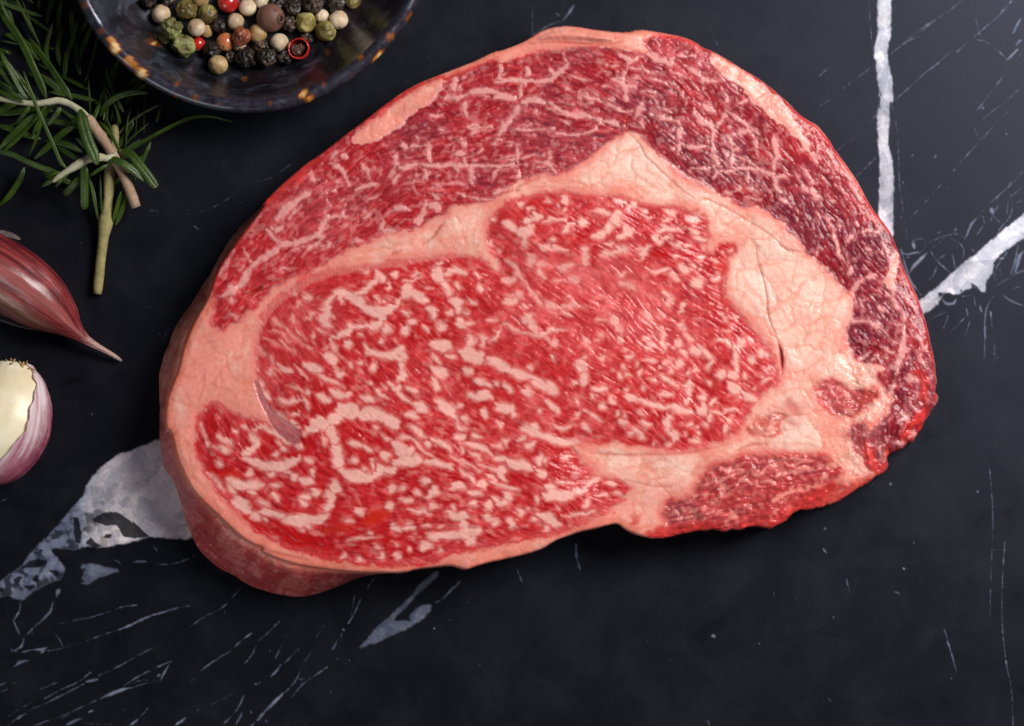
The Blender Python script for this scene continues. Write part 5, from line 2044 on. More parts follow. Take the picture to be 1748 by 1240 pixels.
def pepper_mat(name, stops, dark, rough, spec=.5, coat=0.0):
    m = Mat(name)
    a = m.attr('skin'); s = m.n('ShaderNodeSeparateColor'); m.l(a.outputs['Color'], s.inputs[0])
    c = m.ramp(s.outputs[1], stops)
    f = m.noise(900, 3, .65)
    c = m.mix(.35, c, m.ramp(f, [(.3, (.3, .3, .3)), (.7, (.7, .7, .7))]), 'OVERLAY')
    c = m.mix(m.mapr(s.outputs[2], .2, .7, 0, .8), c, dark)
    info = m.n('ShaderNodeObjectInfo')
    hsv = m.n('ShaderNodeHueSaturation'); m.l(c, hsv.inputs['Color']); m.l(m.mapr(info.outputs['Random'], 0, 1, .8, 1.15), hsv.inputs['Value'])
    m.set(Base_Color=hsv.outputs[0], Roughness=rough, Specular_IOR_Level=spec, Coat_Weight=coat, Coat_Roughness=.15)
    m.bump(f, .25, .0002)
    return m.m
PM = {'white': pepper_mat('white_pepper_skin', [(.25, (.47, .33, .20)), (.75, (.66, .52, .37))], (.12, .06, .03), .5),
      'tan': pepper_mat('tan_pepper_skin', [(.25, (.30, .18, .07)), (.75, (.50, .36, .17))], (.10, .05, .02), .55),
      'green': pepper_mat('green_pepper_skin', [(.2, (.10, .085, .02)), (.5, (.20, .21, .06)), (.85, (.36, .36, .14))], (.02, .012, .005), .55),
      'olive': pepper_mat('olive_pepper_skin', [(.2, (.11, .075, .015)), (.6, (.26, .21, .06)), (.85, (.40, .36, .14))], (.03, .015, .006), .45),
      'black': pepper_mat('black_pepper_skin', [(.2, (.012, .008, .006)), (.6, (.035, .022, .016)), (.9, (.085, .05, .036))], (.01, .006, .005), .45),
      'red': pepper_mat('red_pepper_skin', [(.2, (.42, .008, .008)), (.8, (.60, .03, .02))], (.25, .02, .01), .22, .6, .4),
      'orange': pepper_mat('orange_pepper_skin', [(.2, (.45, .12, .04)), (.8, (.60, .27, .12))], (.35, .12, .05), .25, .6, .5),
      'allspice': pepper_mat('allspice_skin', [(.2, (.085, .035, .022)), (.8, (.17, .075, .05))], (.03, .012, .008), .6),
      'chunk': pepper_mat('broken_pepper_skin', [(.2, (.07, .02, .01)), (.7, (.28, .07, .03))], (.05, .02, .01), .5)}
# seen x, y, radius, kind, tilt seed, label   (bottom layer first)
PEPPER = [
 (255, -2, 14, 'black', 'dark peppercorn at the top left edge of the pile, half out of frame'),
 (286, -3, 14, 'black', 'black peppercorn beside the top left white one, cut by the frame'),
 (342, -2, 15, 'tan', 'tan peppercorn half out of frame between the olive and red ones'),
 (375, 46, 14, 'black', 'shaded black peppercorn between two white ones left of the middle'),
 (353, 54, 11, 'tan', 'small brownish white peppercorn tucked right of a white one above the small red'),
 (284, 62, 13, 'green', 'small green brown peppercorn wedged between two wrinkled green ones'),
 (363, 86, 15, 'black', 'shrivelled black peppercorn between the small red and the orange one'),
 (393, 97, 10, 'black', 'tiny black peppercorn between the lowest tan and a larger black one'),
 (408, 78, 12, 'white', 'pale broken white peppercorn just right of the orange one'),
 (440, 57, 16, 'tan', 'beige peppercorn partly under the big brown allspice berry'),
 (447, 80, 13, 'black', 'black peppercorn squeezed above the middle black wrinkled one'),
 (471, 4, 13, 'black', 'black peppercorn at the top edge above the brown allspice berry'),
 (496, 42, 14, 'black', 'dark peppercorn in shade right of the allspice berry'),
 (501, 13, 14, 'black', 'black wrinkled peppercorn near the top, left of the olive yellow one'),
 (535, 7, 17, 'black', 'large black wrinkled peppercorn at the top right of the pile'),
 (573, 6, 16, 'black', 'black wrinkled peppercorn at the top, above the rightmost white one'),
 (602, 1, 14, 'olive', 'olive brown peppercorn farthest right, cut by the top of the frame'),
 (524, 66, 11, 'black', 'small dark peppercorn behind the open red shell'),
 (275, 24, 16, 'white', 'leftmost white peppercorn, lying apart near the dish wall'),
 (319, 17, 18.5, 'olive', 'olive brown peppercorn with a dark hole facing up'),
 (355, 25, 16.5, 'olive', 'plain olive peppercorn left of the glossy red one'),
 (446, 2, 13, 'white', 'white peppercorn at the top edge, half hidden and out of frame'),
 (412, 63, 14, 'chunk', 'broken reddish brown peppercorn between the orange and beige ones'),
 (420, 98, 17.5, 'black', 'big wrinkled black peppercorn right of the lowest tan one'),
 (456, 97, 16, 'black', 'wrinkled black peppercorn in the middle of the lowest row'),
 (486, 98, 12.5, 'black', 'small crumpled black peppercorn touching the open red shell'),
 (556, 53, 17.5, 'olive', 'olive brown wrinkled peppercorn at the right, below two white ones'),
 (550, 28, 12, 'white', 'small white peppercorn between the olive yellow and the rightmost white'),
 (578, 34, 16, 'white', 'rightmost white peppercorn of the pile'),
 (372, 111, 17, 'tan', 'tan fibrous peppercorn lying lowest, nearest the rim'),
 (338, 75, 12, 'red', 'small matte red peppercorn beside the wrinkled green one'),
 (293, 48, 18, 'green', 'wrinkled green peppercorn below the leftmost white one'),
 (311, 79, 20, 'green', 'largest wrinkled green peppercorn, at the lower left of the pile'),
 (335, 47, 15.5, 'white', 'white peppercorn right of the upper wrinkled green one'),
 (390, 4, 18.5, 'red', 'bright glossy red peppercorn at the top edge'),
 (402, 37, 15, 'white', 'greyish white peppercorn left of the allspice berry'),
 (423, 13, 15, 'white', 'white peppercorn right of the glossy red one'),
 (385, 72, 16, 'orange', 'shiny copper orange peppercorn in the middle of the pile'),
 (477, 73, 16, 'white', 'white peppercorn with a dark dot, left of the open red shell'),
 (522, 39, 18, 'olive', 'smooth olive yellow peppercorn right of the middle')]
placed = []
def rest_height(px, py, r):
    d = math.hypot(px-BX, py-BY)
    z = float(dish_floor(d))+r*.93
    for (x, y, q, zz) in placed:
        dd = math.hypot(px-x, py-y); s = (r+q)*.93
        if dd < s*.80: z = max(z, zz+math.sqrt(s*s-dd*dd))
    placed.append((px, py, r, z))
    return z
GP = 'mixed peppercorns in the dark dish'
cache = {}
for n, (px, py, r, kind, lab) in enumerate(PEPPER):
    z = rest_height(px, py, r)
    v, c = pepper_mesh(kind, 100+n*7)
    p = at(px, py, z); k = r*S*(1-z/DP)
    o = mesh_np('peppercorn', v*k, SPF, PM[kind], None, {'skin': c})
    o.location = p
    tag(o, lab, 'peppercorn', GP)
# allspice berry: body with a crown ring
def torus_np(R0, r0, nu=28, nv=10, jag=0, seed=0):
    V = []
    rs = np.random.RandomState(seed); j = rs.rand(nu)
    for i in range(nu):
        a = 2*math.pi*i/nu
        for k in range(nv):
            b = 2*math.pi*k/nv
            q = r0*(1+jag*(j[i]-.5)*(1 if math.sin(b) > 0 else .2))
            V.append(((R0+q*math.cos(b))*math.cos(a), (R0+q*math.cos(b))*math.sin(a), q*math.sin(b)))
    i = np.arange(nu*nv).reshape(nu, nv)
    F = np.stack([i, np.roll(i, -1, 0), np.roll(np.roll(i, -1, 0), -1, 1), np.roll(i, -1, 1)], -1).reshape(-1, 4)
    return np.asarray(V, np.float32), F
px, py, r = 462, 31, 24
z = rest_height(px, py, r)
root = thing('allspice_berry', 'big brown allspice berry with a puckered crown, largest in the pile', 'spice', None, tuple(at(px, py, z)))
k = r*S
v, c = pepper_mesh('allspice', 991); mesh_np('berry', v*k, SPF, PM['allspice'], root, {'skin': c})
tv, tf = torus_np(.27, .085, jag=.8, seed=3)
rotm = np.asarray(Matrix.Rotation(math.radians(52), 3, 'Y')@Matrix.Rotation(0, 3, 'X'), np.float32)
rotm = np.asarray(Matrix.Rotation(math.radians(-10), 3, 'Z'), np.float32)@rotm
cv = (tv*np.asarray((1, 1, 1.3))+np.asarray((0, 0, .97)))@rotm.T
mesh_np('crown', cv*k, tf, PM['allspice'], root, {'skin': np.tile(np.asarray((.4, .3, 0, 1), np.float32), (len(cv), 1))})
hv = (SPV*np.asarray((.2, .2, .06))+np.asarray((0, 0, .97)))@rotm.T
mesh_np('crown_dark_lens', hv*k, SPF, PM['black'], root, {'skin': np.tile(np.asarray((.2, .1, 0, 1), np.float32), (len(hv), 1))})  # solid dark lens set in the crown in place of an open cavity
# open red shell with its dark seed
px, py, r = 510, 84, 19
z = rest_height(px, py, r)
root = thing('split_red_peppercorn', 'split red peppercorn shell showing its dark seed, lower right of the pile', 'peppercorn', GP, tuple(at(px, py, z)))
V = []; nu = 36
prof = [(.05, -1.0), (.45, -.92), (.8, -.62), (.98, -.15), (1.0, .2), (.93, .5), (.86, .56), (.80, .48), (.84, .15), (.80, -.15), (.6, -.5), (.3, -.7), (.02, -.76)]
for (a, b) in prof:
    for i in range(nu):
        t = 2*math.pi*i/nu; w = 1+.03*math.sin(2*t)+.012*math.sin(5*t+1)
        V.append((a*w*math.cos(t), a*w*math.sin(t), b+(.10*math.sin(2*t+.5) if b > 0 else 0)))
i = np.arange(len(prof)*nu).reshape(len(prof), nu)
F = np.stack([i[:-1], np.roll(i, -1, 1)[:-1], np.roll(i, -1, 1)[1:], i[1:]], -1).reshape(-1, 4)
mesh_np('shell', np.asarray(V, np.float32)*r*S, F, PM['red'], root, {'skin': np.tile(np.asarray((.5, .5, 0, 1), np.float32), (len(V), 1))})
for s, (dx, dy, q) in enumerate(((-.18, -.05, .5), (.25, .15, .42))):
    v, c = pepper_mesh('black', 600+s)
    mesh_np('seed', (v*q+np.asarray((dx, dy, -.1), np.float32))*r*S, SPF, PM['chunk' if s else 'black'], root, {'skin': c})
# ------------------------------------------------------------------ rosemary
def spline(pts, n):
    """smooth curve through points (Catmull-Rom), n samples"""
    P = np.asarray(pts, np.float64)
    if len(P) == 2: return P[0]+(P[1]-P[0])*np.linspace(0, 1, n)[:, None]
    Q = np.concatenate([[2*P[0]-P[1]], P, [2*P[-1]-P[-2]]])
    t = np.linspace(0, len(P)-1-1e-6, n); i = t.astype(int); u = (t-i)[:, None]
    a, b, c, d = Q[i], Q[i+1], Q[i+2], Q[i+3]
    return .5*((2*b)+(-a+c)*u+(2*a-5*b+4*c-d)*u*u+(-a+3*b-3*c+d)*u**3)
def frames(P):
    T = np.gradient(P, axis=0); T /= np.linalg.norm(T, axis=1)[:, None]+1e-12
    up = np.asarray((0, 0, 1.0))
    Sd = np.cross(T, up); Sd /= np.linalg.norm(Sd, axis=1)[:, None]+1e-9
    N = np.cross(Sd, T)
    return T, Sd, N
def tube_np(P, rad, nu=12, lump=0.0, seed=0):
    T, Sd, N = frames(P)
    a = np.linspace(0, 2*math.pi, nu, endpoint=False)
    rs = np.random.RandomState(seed)
    rr = np.asarray(rad)[:, None]*(1+lump*(rs.rand(len(P), nu)-.5))
    V = P[:, None]+rr[..., None]*(np.cos(a)[None, :, None]*Sd[:, None]+np.sin(a)[None, :, None]*N[:, None])
    n = len(P)
    i = np.arange(n*nu).reshape(n, nu)
    F = np.stack([i[:-1], np.roll(i, -1, 1)[:-1], np.roll(i, -1, 1)[1:], i[1:]], -1).reshape(-1, 4)
    V = V.reshape(-1, 3)
    # end caps
    V = np.concatenate([V, P[:1], P[-1:]]); c0, c1 = n*nu, n*nu+1
    caps = [[c0, (k+1) % nu, k, k] for k in range(nu)]+[[c1, (n-1)*nu+k, (n-1)*nu+(k+1) % nu, (n-1)*nu+(k+1) % nu] for k in range(nu)]
    tri = np.asarray(caps, np.int32)[:, :3]
    F3 = np.concatenate([F[:, [0, 1, 2]], F[:, [0, 2, 3]], tri])
    return V, F3
def leaf_np(P, width, roll=0.0, blunt=False, n=16):
    """narrow leaf: convex top with a groove, margins rolled under, pale underside"""
    T, Sd, N = frames(P)
    c, s = math.cos(roll), math.sin(roll)
    Sr = Sd*c+N*s; Nr = N*c-Sd*s
    t = np.linspace(0, 1, len(P))
    w = width*.5*np.minimum(1, (t/.16+.25))*np.minimum(1, ((1-t)/(.05 if blunt else .30)+(.55 if blunt else .10))**(.55))
    w = np.minimum(w, width*.5)
    # cross-section (side, height), then material: 0 top, 1 underside
    cs = [(-.80, -.34), (-1.0, -.12), (-.86, .16), (-.45, .28), (-.12, .24), (0, .19), (.12, .24), (.45, .28), (.86, .16), (1.0, -.12), (.80, -.34), (.55, -.20), (0, -.30), (-.55, -.20)]
    m = [0, 0, 0, 0, 0, 0, 0, 0, 0, 0, 1, 1, 1, 1]
    V = P[:, None]+w[:, None, None]*(np.asarray([q[0] for q in cs])[None, :, None]*Sr[:, None]+np.asarray([q[1] for q in cs])[None, :, None]*Nr[:, None])
    k = len(cs); nn = len(P)
    i = np.arange(nn*k).reshape(nn, k)
    F = np.stack([i[:-1], i[1:], np.roll(i, -1, 1)[1:], np.roll(i, -1, 1)[:-1]], -1).reshape(-1, 4)
    mi = np.tile(np.asarray(m), nn-1)
    V = V.reshape(-1, 3)
    e = len(V); V = np.concatenate([V, P[-1:]+T[-1:]*w[-1]*.5])
    cap = np.asarray([[(nn-1)*k+q, e, (nn-1)*k+(q+1) % k, (nn-1)*k+(q+1) % k] for q in range(k)])
    F3 = np.concatenate([F[:, [0, 1, 2]], F[:, [0, 2, 3]], cap[:, :3]])
    mi3 = np.concatenate([mi, mi, np.full(k, 2 if blunt else 0)])
    return V, F3, mi3
m = Mat('rosemary_leaf_top')
n1 = m.noise(1300, 2, .5); n2 = m.noise(130, 3, .6)
m.set(Base_Color=m.ramp(n2, [(.3, (.014, .034, .004)), (.7, (.050, .088, .011))]), Roughness=.38, Specular_IOR_Level=.32)
m.bump(n1, .35, .0003); LEAF_TOP = m.m
m = Mat('rosemary_leaf_underside')
m.set(Base_Color=m.ramp(m.noise(500, 3, .6), [(.3, (.13, .17, .08)), (.7, (.27, .31, .19))]), Roughness=.75); LEAF_UNDER = m.m
m = Mat('rosemary_cut_tip'); m.set(Base_Color=m.ramp(m.noise(700, 3, .6), [(.3, (.10, .06, .02)), (.7, (.38, .33, .16))]), Roughness=.7); LEAF_CUT = m.m
def stem_mat(name, a, b, c):
    m = Mat(name)
    q = m.noise(220, 4, .65, .6); f = m.noise(1200, 2, .6)
    m.set(Base_Color=m.mix(m.mapr(f, .55, .75, 0, .5), m.ramp(q, [(.3, a), (.7, b)]), c), Roughness=.72, Specular_IOR_Level=.25)
    m.bump(m.mix(.5, q, f), .5, .0003); return m.m
STEM_GREEN = stem_mat('rosemary_green_stem', (.20, .17, .06), (.38, .33, .15), (.16, .10, .05))
STEM_BROWN = stem_mat('rosemary_brown_stem', (.27, .16, .10), (.42, .29, .20), (.16, .08, .05))
STEM_PALE = stem_mat('rosemary_pale_stem', (.30, .29, .17), (.50, .48, .34), (.20, .15, .08))
LM = [LEAF_TOP, LEAF_UNDER, LEAF_CUT]
def sprig(label, stems, leaves, origin):
    base = at(*origin)
    root = thing('rosemary_sprig', label, 'herb', 'rosemary sprigs beside the dish', tuple(base))
    b = np.asarray(base)
    for mat, pts in stems:
        P = spline([tuple(at(x, y, z)) for x, y, z, r in pts], 40); rad = np.interp(np.linspace(0, 1, 40), np.linspace(0, 1, len(pts)), [q[3] for q in pts])*S
        rad = rad*(1+.06*np.sin(np.linspace(0, 22, 40)))
        V, F = tube_np(P, rad, 12, .10, len(pts))
        mesh_np('stem', V-b, F, mat, root)
    for ln in leaves.strip().splitlines():
        h, body = ln.split(':')
        f, w, z0, z1, roll = h.split()[:5]; blunt = 'b' in h.split()[5:]
        x0, y0, k = FR[f]
        pts = [(x0+float(q.split(',')[0])/k, y0+float(q.split(',')[1])/k) for q in body.split()]
        zs = np.linspace(float(z0), float(z1), len(pts))+np.sin(np.linspace(0, math.pi, len(pts)))*6
        P = spline([tuple(at(x, y, max(z, 5))) for (x, y), z in zip(pts, zs)], 18)
        V, F, mi = leaf_np(P, float(w)*(.76 if float(w)/k > 12 else .88)/k*S, math.radians(float(roll)), blunt)
        mesh_np('leaf', V-b, F, LM, root, mi=mi)
    return root
def needles(root, path_pts, n, seed, lmin, lmax, width, zlo, zhi):
    """more needles in pairs along a stem line"""
    rs = np.random.RandomState(seed); b = np.asarray(root.location)
    C = spline([(x, y, z) for x, y, z in path_pts], 60)
    for k in range(n):
        i = int((k+.5)/n*58); p = C[i]; d = C[i+1]-C[i]; a0 = math.atan2(d[1], d[0])
        a = a0+rs.choice([-1, 1])*rs.uniform(.35, 1.05); ln = rs.uniform(lmin, lmax); bend = rs.normal(0, .25)
        z = rs.uniform(zlo, zhi); dz = rs.uniform(-10, 14)
        pts = [(p[0], p[1], z)]
        for q in range(3):
            pts.append((pts[-1][0]+math.cos(a)*ln/3, pts[-1][1]+math.sin(a)*ln/3, max(6, z+dz*(q+1)/3))); a += bend/3
        P = spline([tuple(at(*q)) for q in pts], 14)
        V, F, mi = leaf_np(P, rs.uniform(.8, 1.15)*width*S, rs.choice([0, 0, .3, -.4, 1.0, 1.9, -1.2]), rs.rand() < .2)
        mesh_np('leaf', V-b, F, LM, root, mi=mi)
sprig_b = sprig('rosemary sprig with a brown woody stem crossing over the others, cut at lower right',
  [(STEM_BROWN, [(233, 354, 40, 8), (215, 308, 46, 8.5), (200, 278, 50, 8.5), (188, 258, 52, 8.5), (172, 232, 55, 8.5), (160, 215, 57, 9), (148, 200, 58, 8)]),
   (STEM_PALE, [(152, 205, 58, 6), (135, 188, 58, 5.6), (118, 177, 58, 5.4), (100, 172, 57, 5.4), (84, 174, 57, 6.2), (64, 177, 55, 4.6), (44, 176, 52, 5), (10, 170, 48, 5), (-40, 160, 44, 5)])],
'''a 120 60 50 25: 490,1040 430,900 350,720 260,520 150,330 50,200 -20,60
a 105 58 40 20: 760,1060 640,880 520,700 400,540 310,410
a 62 55 60 -15: 290,1050 200,930 120,770 40,620 5,540
a 100 52 44 -60: 280,1085 150,1035 0,965 -80,930
a 62 50 50 10: 190,990 100,870 0,740 -60,650
a 55 54 40 0 b: 310,1130 250,1210 185,1290
a 75 54 42 10 b: 640,1140 590,1220 510,1320
a 60 52 30 70: 500,1120 450,1190 430,1320 380,1490 310,1650
a 34 40 60 0: 250,460 160,310 50,130 -10,-20
a 36 56 46 40: 470,1060 480,1020 450,960
c 60 55 40 20: 120,250 60,300 10,330
c 48 50 40 30: 165,370 200,270 240,172
a 36 30 30 0: 120,575 60,545 -20,515
''', (190, 262, 0))
needles(sprig_b, [(110, 174, 40), (60, 176, 36), (10, 170, 32), (-60, 160, 30)], 12, 3, 60, 120, 10, 16, 40)
sprig('rosemary shoot with a whitish tip and bright green leaves pointing left and down',
  [(STEM_PALE, [(200, 262, 62, 4), (184, 270, 66, 5.5), (172, 269, 70, 7), (155, 270, 73, 7.5), (140, 277, 74, 7.5), (122, 288, 74, 6.5), (106, 298, 72, 5), (90, 310, 68, 3.5)])],
'''b 46 74 92 0: 715,800 640,720 570,560 500,400 420,220 340,20 290,-110 250,-235
b 82 70 48 20: 620,835 450,790 300,730 130,650 -20,610 -80,600
b 165 84 96 10: 850,165 880,330 930,500 990,640 1030,750
b 120 72 44 0 b: 890,750 890,900 890,1050 890,1215
b 112 60 40 15 b: 860,890 780,965 690,1065
b 36 72 62 0: 640,830 540,852 450,838
b 50 70 60 30: 640,850 560,920 450,985
b 46 72 58 10: 730,830 650,910 585,995
b 50 64 54 0: 560,930 500,940 440,990
b 44 62 56 0: 1140,750 1040,810 925,885
b 78 66 50 15: 850,705 730,640 590,560
c 84 66 60 15: 285,615 400,650 500,710 610,815
''', (150, 275, 0))
sprig_a = sprig('rosemary sprig with a thick green stem ending in a bare stalk above the garlic',
  [(STEM_GREEN, [(166, 502, 10, 7.5), (170, 460, 12, 8.5), (177, 405, 16, 9.5), (181, 378, 19, 12), (184, 350, 22, 9.5), (187, 300, 26, 9), (192, 268, 26, 8), (196, 240, 22, 7), (196, 215, 16, 6)]),
   (STEM_PALE, [(204, 268, 34, 5), (210, 262, 40, 8), (216, 270, 40, 6)])],
'''c 48 20 30 80: 235,1145 190,980 160,830 148,740
c 42 22 30 60: 262,1125 245,950 240,760
c 30 18 26 0: 222,1120 200,960 165,800
c 52 24 36 -50: 352,1135 400,960 440,870
c 50 20 34 0: 370,1165 430,1020 475,900 535,770
c 100 52 62 10 b: 415,555 500,600 600,720 695,850
c 62 48 60 -65: 485,570 560,510 680,440 850,350 1000,290 1150,285 1320,328
c 26 46 50 60: 435,535 490,460 560,400 638,338
c 38 44 36 10: 400,565 360,480 300,390 235,325
c 70 36 62 -10: 240,280 300,180 400,115 520,85 632,92
c 36 24 30 0: 580,670 620,570 655,485
c 48 20 14 85: 450,540 460,350 495,190
c 40 18 14 85: 390,380 385,250 390,120
c 44 20 16 70: 280,345 300,200 325,60
c 42 16 14 80: 600,420 600,220 612,110
c 26 14 12 0: 700,330 730,240 765,170
a 52 20 30 0: 520,690 490,540 510,400 560,240
a 72 18 26 20: 680,820 700,600 770,420 825,220
a 34 20 24 0: 410,450 300,250 200,50 140,-70
a 28 18 22 0: 430,500 330,280 225,-20
b 95 28 20 10: 360,215 220,350 100,470 -10,590
b 95 30 24 10: 810,325 650,430 500,570 365,690
b 85 26 12 20: 260,780 200,930 100,1080 -20,1200
a 26 16 20 0: 960,1230 945,1000 930,780
a 30 14 18 0: 1150,1180 1130,1000 1180,930
a 110 14 12 0: 420,640 330,520 200,420 60,360
b 80 14 12 0: 430,480 260,430 100,370 -40,330
a 100 10 10 20: 700,1050 560,900 430,820 300,780
a 90 12 12 0: 300,980 180,800 60,700 -60,640
a 80 10 14 10: 560,1180 420,1150 260,1170 60,1190
b 90 12 12 0: 900,620 760,560 640,520 480,500
b 80 10 12 0: 760,960 640,900 480,880
b 70 12 12 0: 420,130 300,180 140,200 -30,220
a 60 14 20 0: 640,700 610,520 640,380 660,260
a 50 12 20 0: 150,330 110,180 60,60 40,-60
c 40 14 14 80: 530,460 540,300 560,180
c 36 12 12 80: 330,330 350,200 360,110
''', (176, 420, 0))
needles(sprig_a, [(196, 262, 22), (170, 190, 20), (120, 100, 18), (60, 10, 16), (20, -60, 14)], 26, 9, 60, 120, 9, 8, 26)
needles(sprig_a, [(186, 330, 20), (192, 280, 20), (200, 235, 20), (214, 180, 16), (222, 130, 14)], 12, 12, 50, 95, 9, 8, 24)
# ------------------------------------------------------------------ garlic
def garlic_mat(name, stops, stripe=110., rough=.46, coat=.06):
    m = Mat(name)
    a = m.attr('lengthwise'); s = m.n('ShaderNodeSeparateColor'); m.l(a.outputs['Color'], s.inputs[0])
    cmb = m.n('ShaderNodeCombineXYZ')
    mul = m.n('ShaderNodeMath', operation='MULTIPLY'); m.l(s.outputs[0], mul.inputs[0]); mul.inputs[1].default_value = stripe
    mu2 = m.n('ShaderNodeMath', operation='MULTIPLY'); m.l(s.outputs[1], mu2.inputs[0]); mu2.inputs[1].default_value = 2.2
    m.l(mul.outputs[0], cmb.inputs[0]); m.l(mu2.outputs[0], cmb.inputs[1])
    n = m.n('ShaderNodeTexNoise'); n.inputs['Scale'].default_value = 1.0; n.inputs['Detail'].default_value = 4; m.l(cmb.outputs[0], n.inputs['Vector'])
    tint = m.n('ShaderNodeAttribute', attribute_name='tint')
    c = m.mix(m.mapr(n.outputs['Fac'], .3, .7, 0, 1), tint.outputs['Color'], m.mix(1.0, tint.outputs['Color'], stops, 'MULTIPLY'))
    m.set(Base_Color=c, Roughness=rough, Specular_IOR_Level=.5, Coat_Weight=coat, Coat_Roughness=.25)
    m.bump(m.mix(.35, n.outputs['Fac'], m.noise(700, 3, .65)), .45, .0005)
    return m.m
def loft(cl, rad, flat, crest, n=70, nu=72, a0=0.0, a1=2*math.pi):
    """body along a centre line; cl [(x,y,z)] reference units, rad half-widths; crest(angle) shapes the section"""
    P = spline([tuple(at(x, y, z)) for x, y, z in cl], n)
    r = spline([(q, 0, 0) for q in rad], n)[:, 0]*S
    r = np.maximum(r, .2*S)
    T, Sd, N = frames(P)
    closed = a1-a0 > 6.28
    a = np.linspace(a0, a1, nu, endpoint=not closed)
    cr = crest(a)
    f = np.interp(np.linspace(0, 1, n), np.linspace(0, 1, len(flat)), flat)
    V = P[:, None]+(r[:, None]*cr[None])[..., None]*(np.cos(a)[None, :, None]*Sd[:, None]+(np.sin(a)[None]*f[:, None])[..., None]*N[:, None])
    i = np.arange(n*nu).reshape(n, nu)
    if closed: F = np.stack([i[:-1], np.roll(i, -1, 1)[:-1], np.roll(i, -1, 1)[1:], i[1:]], -1).reshape(-1, 4)
    else: F = np.stack([i[:-1, :-1], i[:-1, 1:], i[1:, 1:], i[1:, :-1]], -1).reshape(-1, 4)
    ang = np.broadcast_to(a[None], (n, nu)); t = np.broadcast_to(np.linspace(0, 1, n)[:, None], (n, nu))
    return V, F, ang, t, N
def g(x, y): return (x/2.754, 370+y/2.754)
# ---- clove in its skin
cl = [(*g(-330, 60), 52), (*g(-240, 110), 54), (*g(-130, 180), 56), (*g(0, 262), 58), (*g(100, 325), 56), (*g(200, 400), 50), (*g(285, 470), 42), (*g(345, 528), 36), (*g(400, 575), 32), (*g(460, 612), 27), (*g(530, 650), 18), (*g(572, 678), 10)]
rad = [q/2.754 for q in (30, 105, 148, 162, 158, 138, 96, 50, 24, 15, 10, 5)]
P0 = at(20, 470, 0)
root = thing('garlic_clove', 'unpeeled reddish purple garlic clove with a dry thread-like tip', 'garlic', None, tuple(P0))
def crest1(a):
    return 1+.10*np.exp(-((a-1.75)/.30)**2)-.06*np.exp(-((a-.9)/.5)**2)+.02*np.sin(3*a)+.015*np.sin(7*a+1)
V, F, ang, t, N = loft(cl, rad, [.9, .9, .88, .86, .86, .9, 1, 1], crest1, 110, 96)
n1 = fbm(ang*60, t*200, 9, 1301, 3); n2 = fbm(ang*160, t*70, 10, 1311, 2)
V = V+N[:, None]*((n1*.55+n2*.25)[..., None]*S*1.3)
mixn = lambda a, b, q: np.asarray(a)[None, None]+(np.asarray(b)-np.asarray(a))[None, None]*np.clip(q, 0, 1)[..., None]
angm = (math.pi-ang) % (2*math.pi)
tint = mixn((.125, .011, .016), (.36, .055, .055), sstep(-.5, .6, n2+.4*n1))
tint = tint+(np.asarray((.60, .22, .19))[None, None]-tint)*(np.exp(-((angm-1.45)/.22)**2)*.6*sstep(.1, .3, t)*(1-sstep(.72, .8, t)))[..., None]  # painted highlight stripe along the ridge of the clove
tint = tint+(np.asarray((.15, .045, .030))[None, None]-tint)*(sstep(1.75, 2.3, angm)*sstep(4.2, 3.6, angm)*sstep(.66, .52, t)*.92)[..., None]
tint = tint+(np.asarray((.30, .12, .03))[None, None]-tint)*(np.exp(-((angm-2.25)/.25)**2)*sstep(.5, .3, t)*.7)[..., None]
tint = tint+(np.asarray((.56, .36, .28))[None, None]-tint)*(sstep(.69, .80, t)*.75)[..., None]
tint = tint+(np.asarray((.72, .60, .50))[None, None]-tint)*(sstep(.86, .95, t)*.85)[..., None]
GS = garlic_mat('garlic_red_skin', (.58, .42, .46), 60., .34, .3)
nv, nu = t.shape
cut = int(nv*.74)
cols = lambda sl: {'lengthwise': np.stack([ang[sl].ravel()/(2*math.pi), t[sl].ravel(), 0*t[sl].ravel(), 1+0*t[sl].ravel()], -1), 'tint': tint[sl].reshape(-1, 3)}
F = F.reshape(nv-1, nu, 4)
b = np.asarray(P0)
mesh_np('skin', V[:cut+1].reshape(-1, 3)-b, F[:cut].reshape(-1, 4), GS, root, cols(slice(0, cut+1)))
mesh_np('dry_tip', V[cut:].reshape(-1, 3)-b, F[cut:].reshape(-1, 4)-cut*nu, GS, root, cols(slice(cut, nv)))
# loose papery skin along the upper and lower edge
m = Mat('garlic_paper'); m.set(Base_Color=m.ramp(m.noise(300, 3, .6), [(.3, (.20, .15, .15)), (.7, (.42, .36, .36))]), Roughness=.5, Transmission_Weight=.35, IOR=1.1, Alpha=.75)
PAPER = m.m
def flake(pts, w, z0, parent, b):
    P = spline([tuple(at(x, y, z0)) for x, y in pts], 24)
    T, Sd, N = frames(P)
    k = np.linspace(-1, 1, 8)
    tt = np.linspace(0, 1, 24); wv = w*S*np.sin(np.pi*np.clip(tt*.9+.05, 0, 1))**.6
    rs = np.random.RandomState(int(z0))
    V = P[:, None]+(wv[:, None]*k[None])[..., None]*Sd[:, None]+((np.sin(k*2.2)*3)[None]+rs.rand(24, 8)*1.5)[..., None]*S*N[:, None]
    i = np.arange(24*8).reshape(24, 8)
    F = np.stack([i[:-1, :-1], i[:-1, 1:], i[1:, 1:], i[1:, :-1]], -1).reshape(-1, 4)
    return mesh_np('papery_flake', V.reshape(-1, 3)-b, F, PAPER, parent)
flake([g(-120, 60), g(-40, 72), g(20, 80), g(60, 90), g(95, 108)], 5, 62, root, b)
flake([g(-120, 440), g(-30, 465), g(50, 490), g(130, 515), g(190, 530)], 6, 14, root, b)

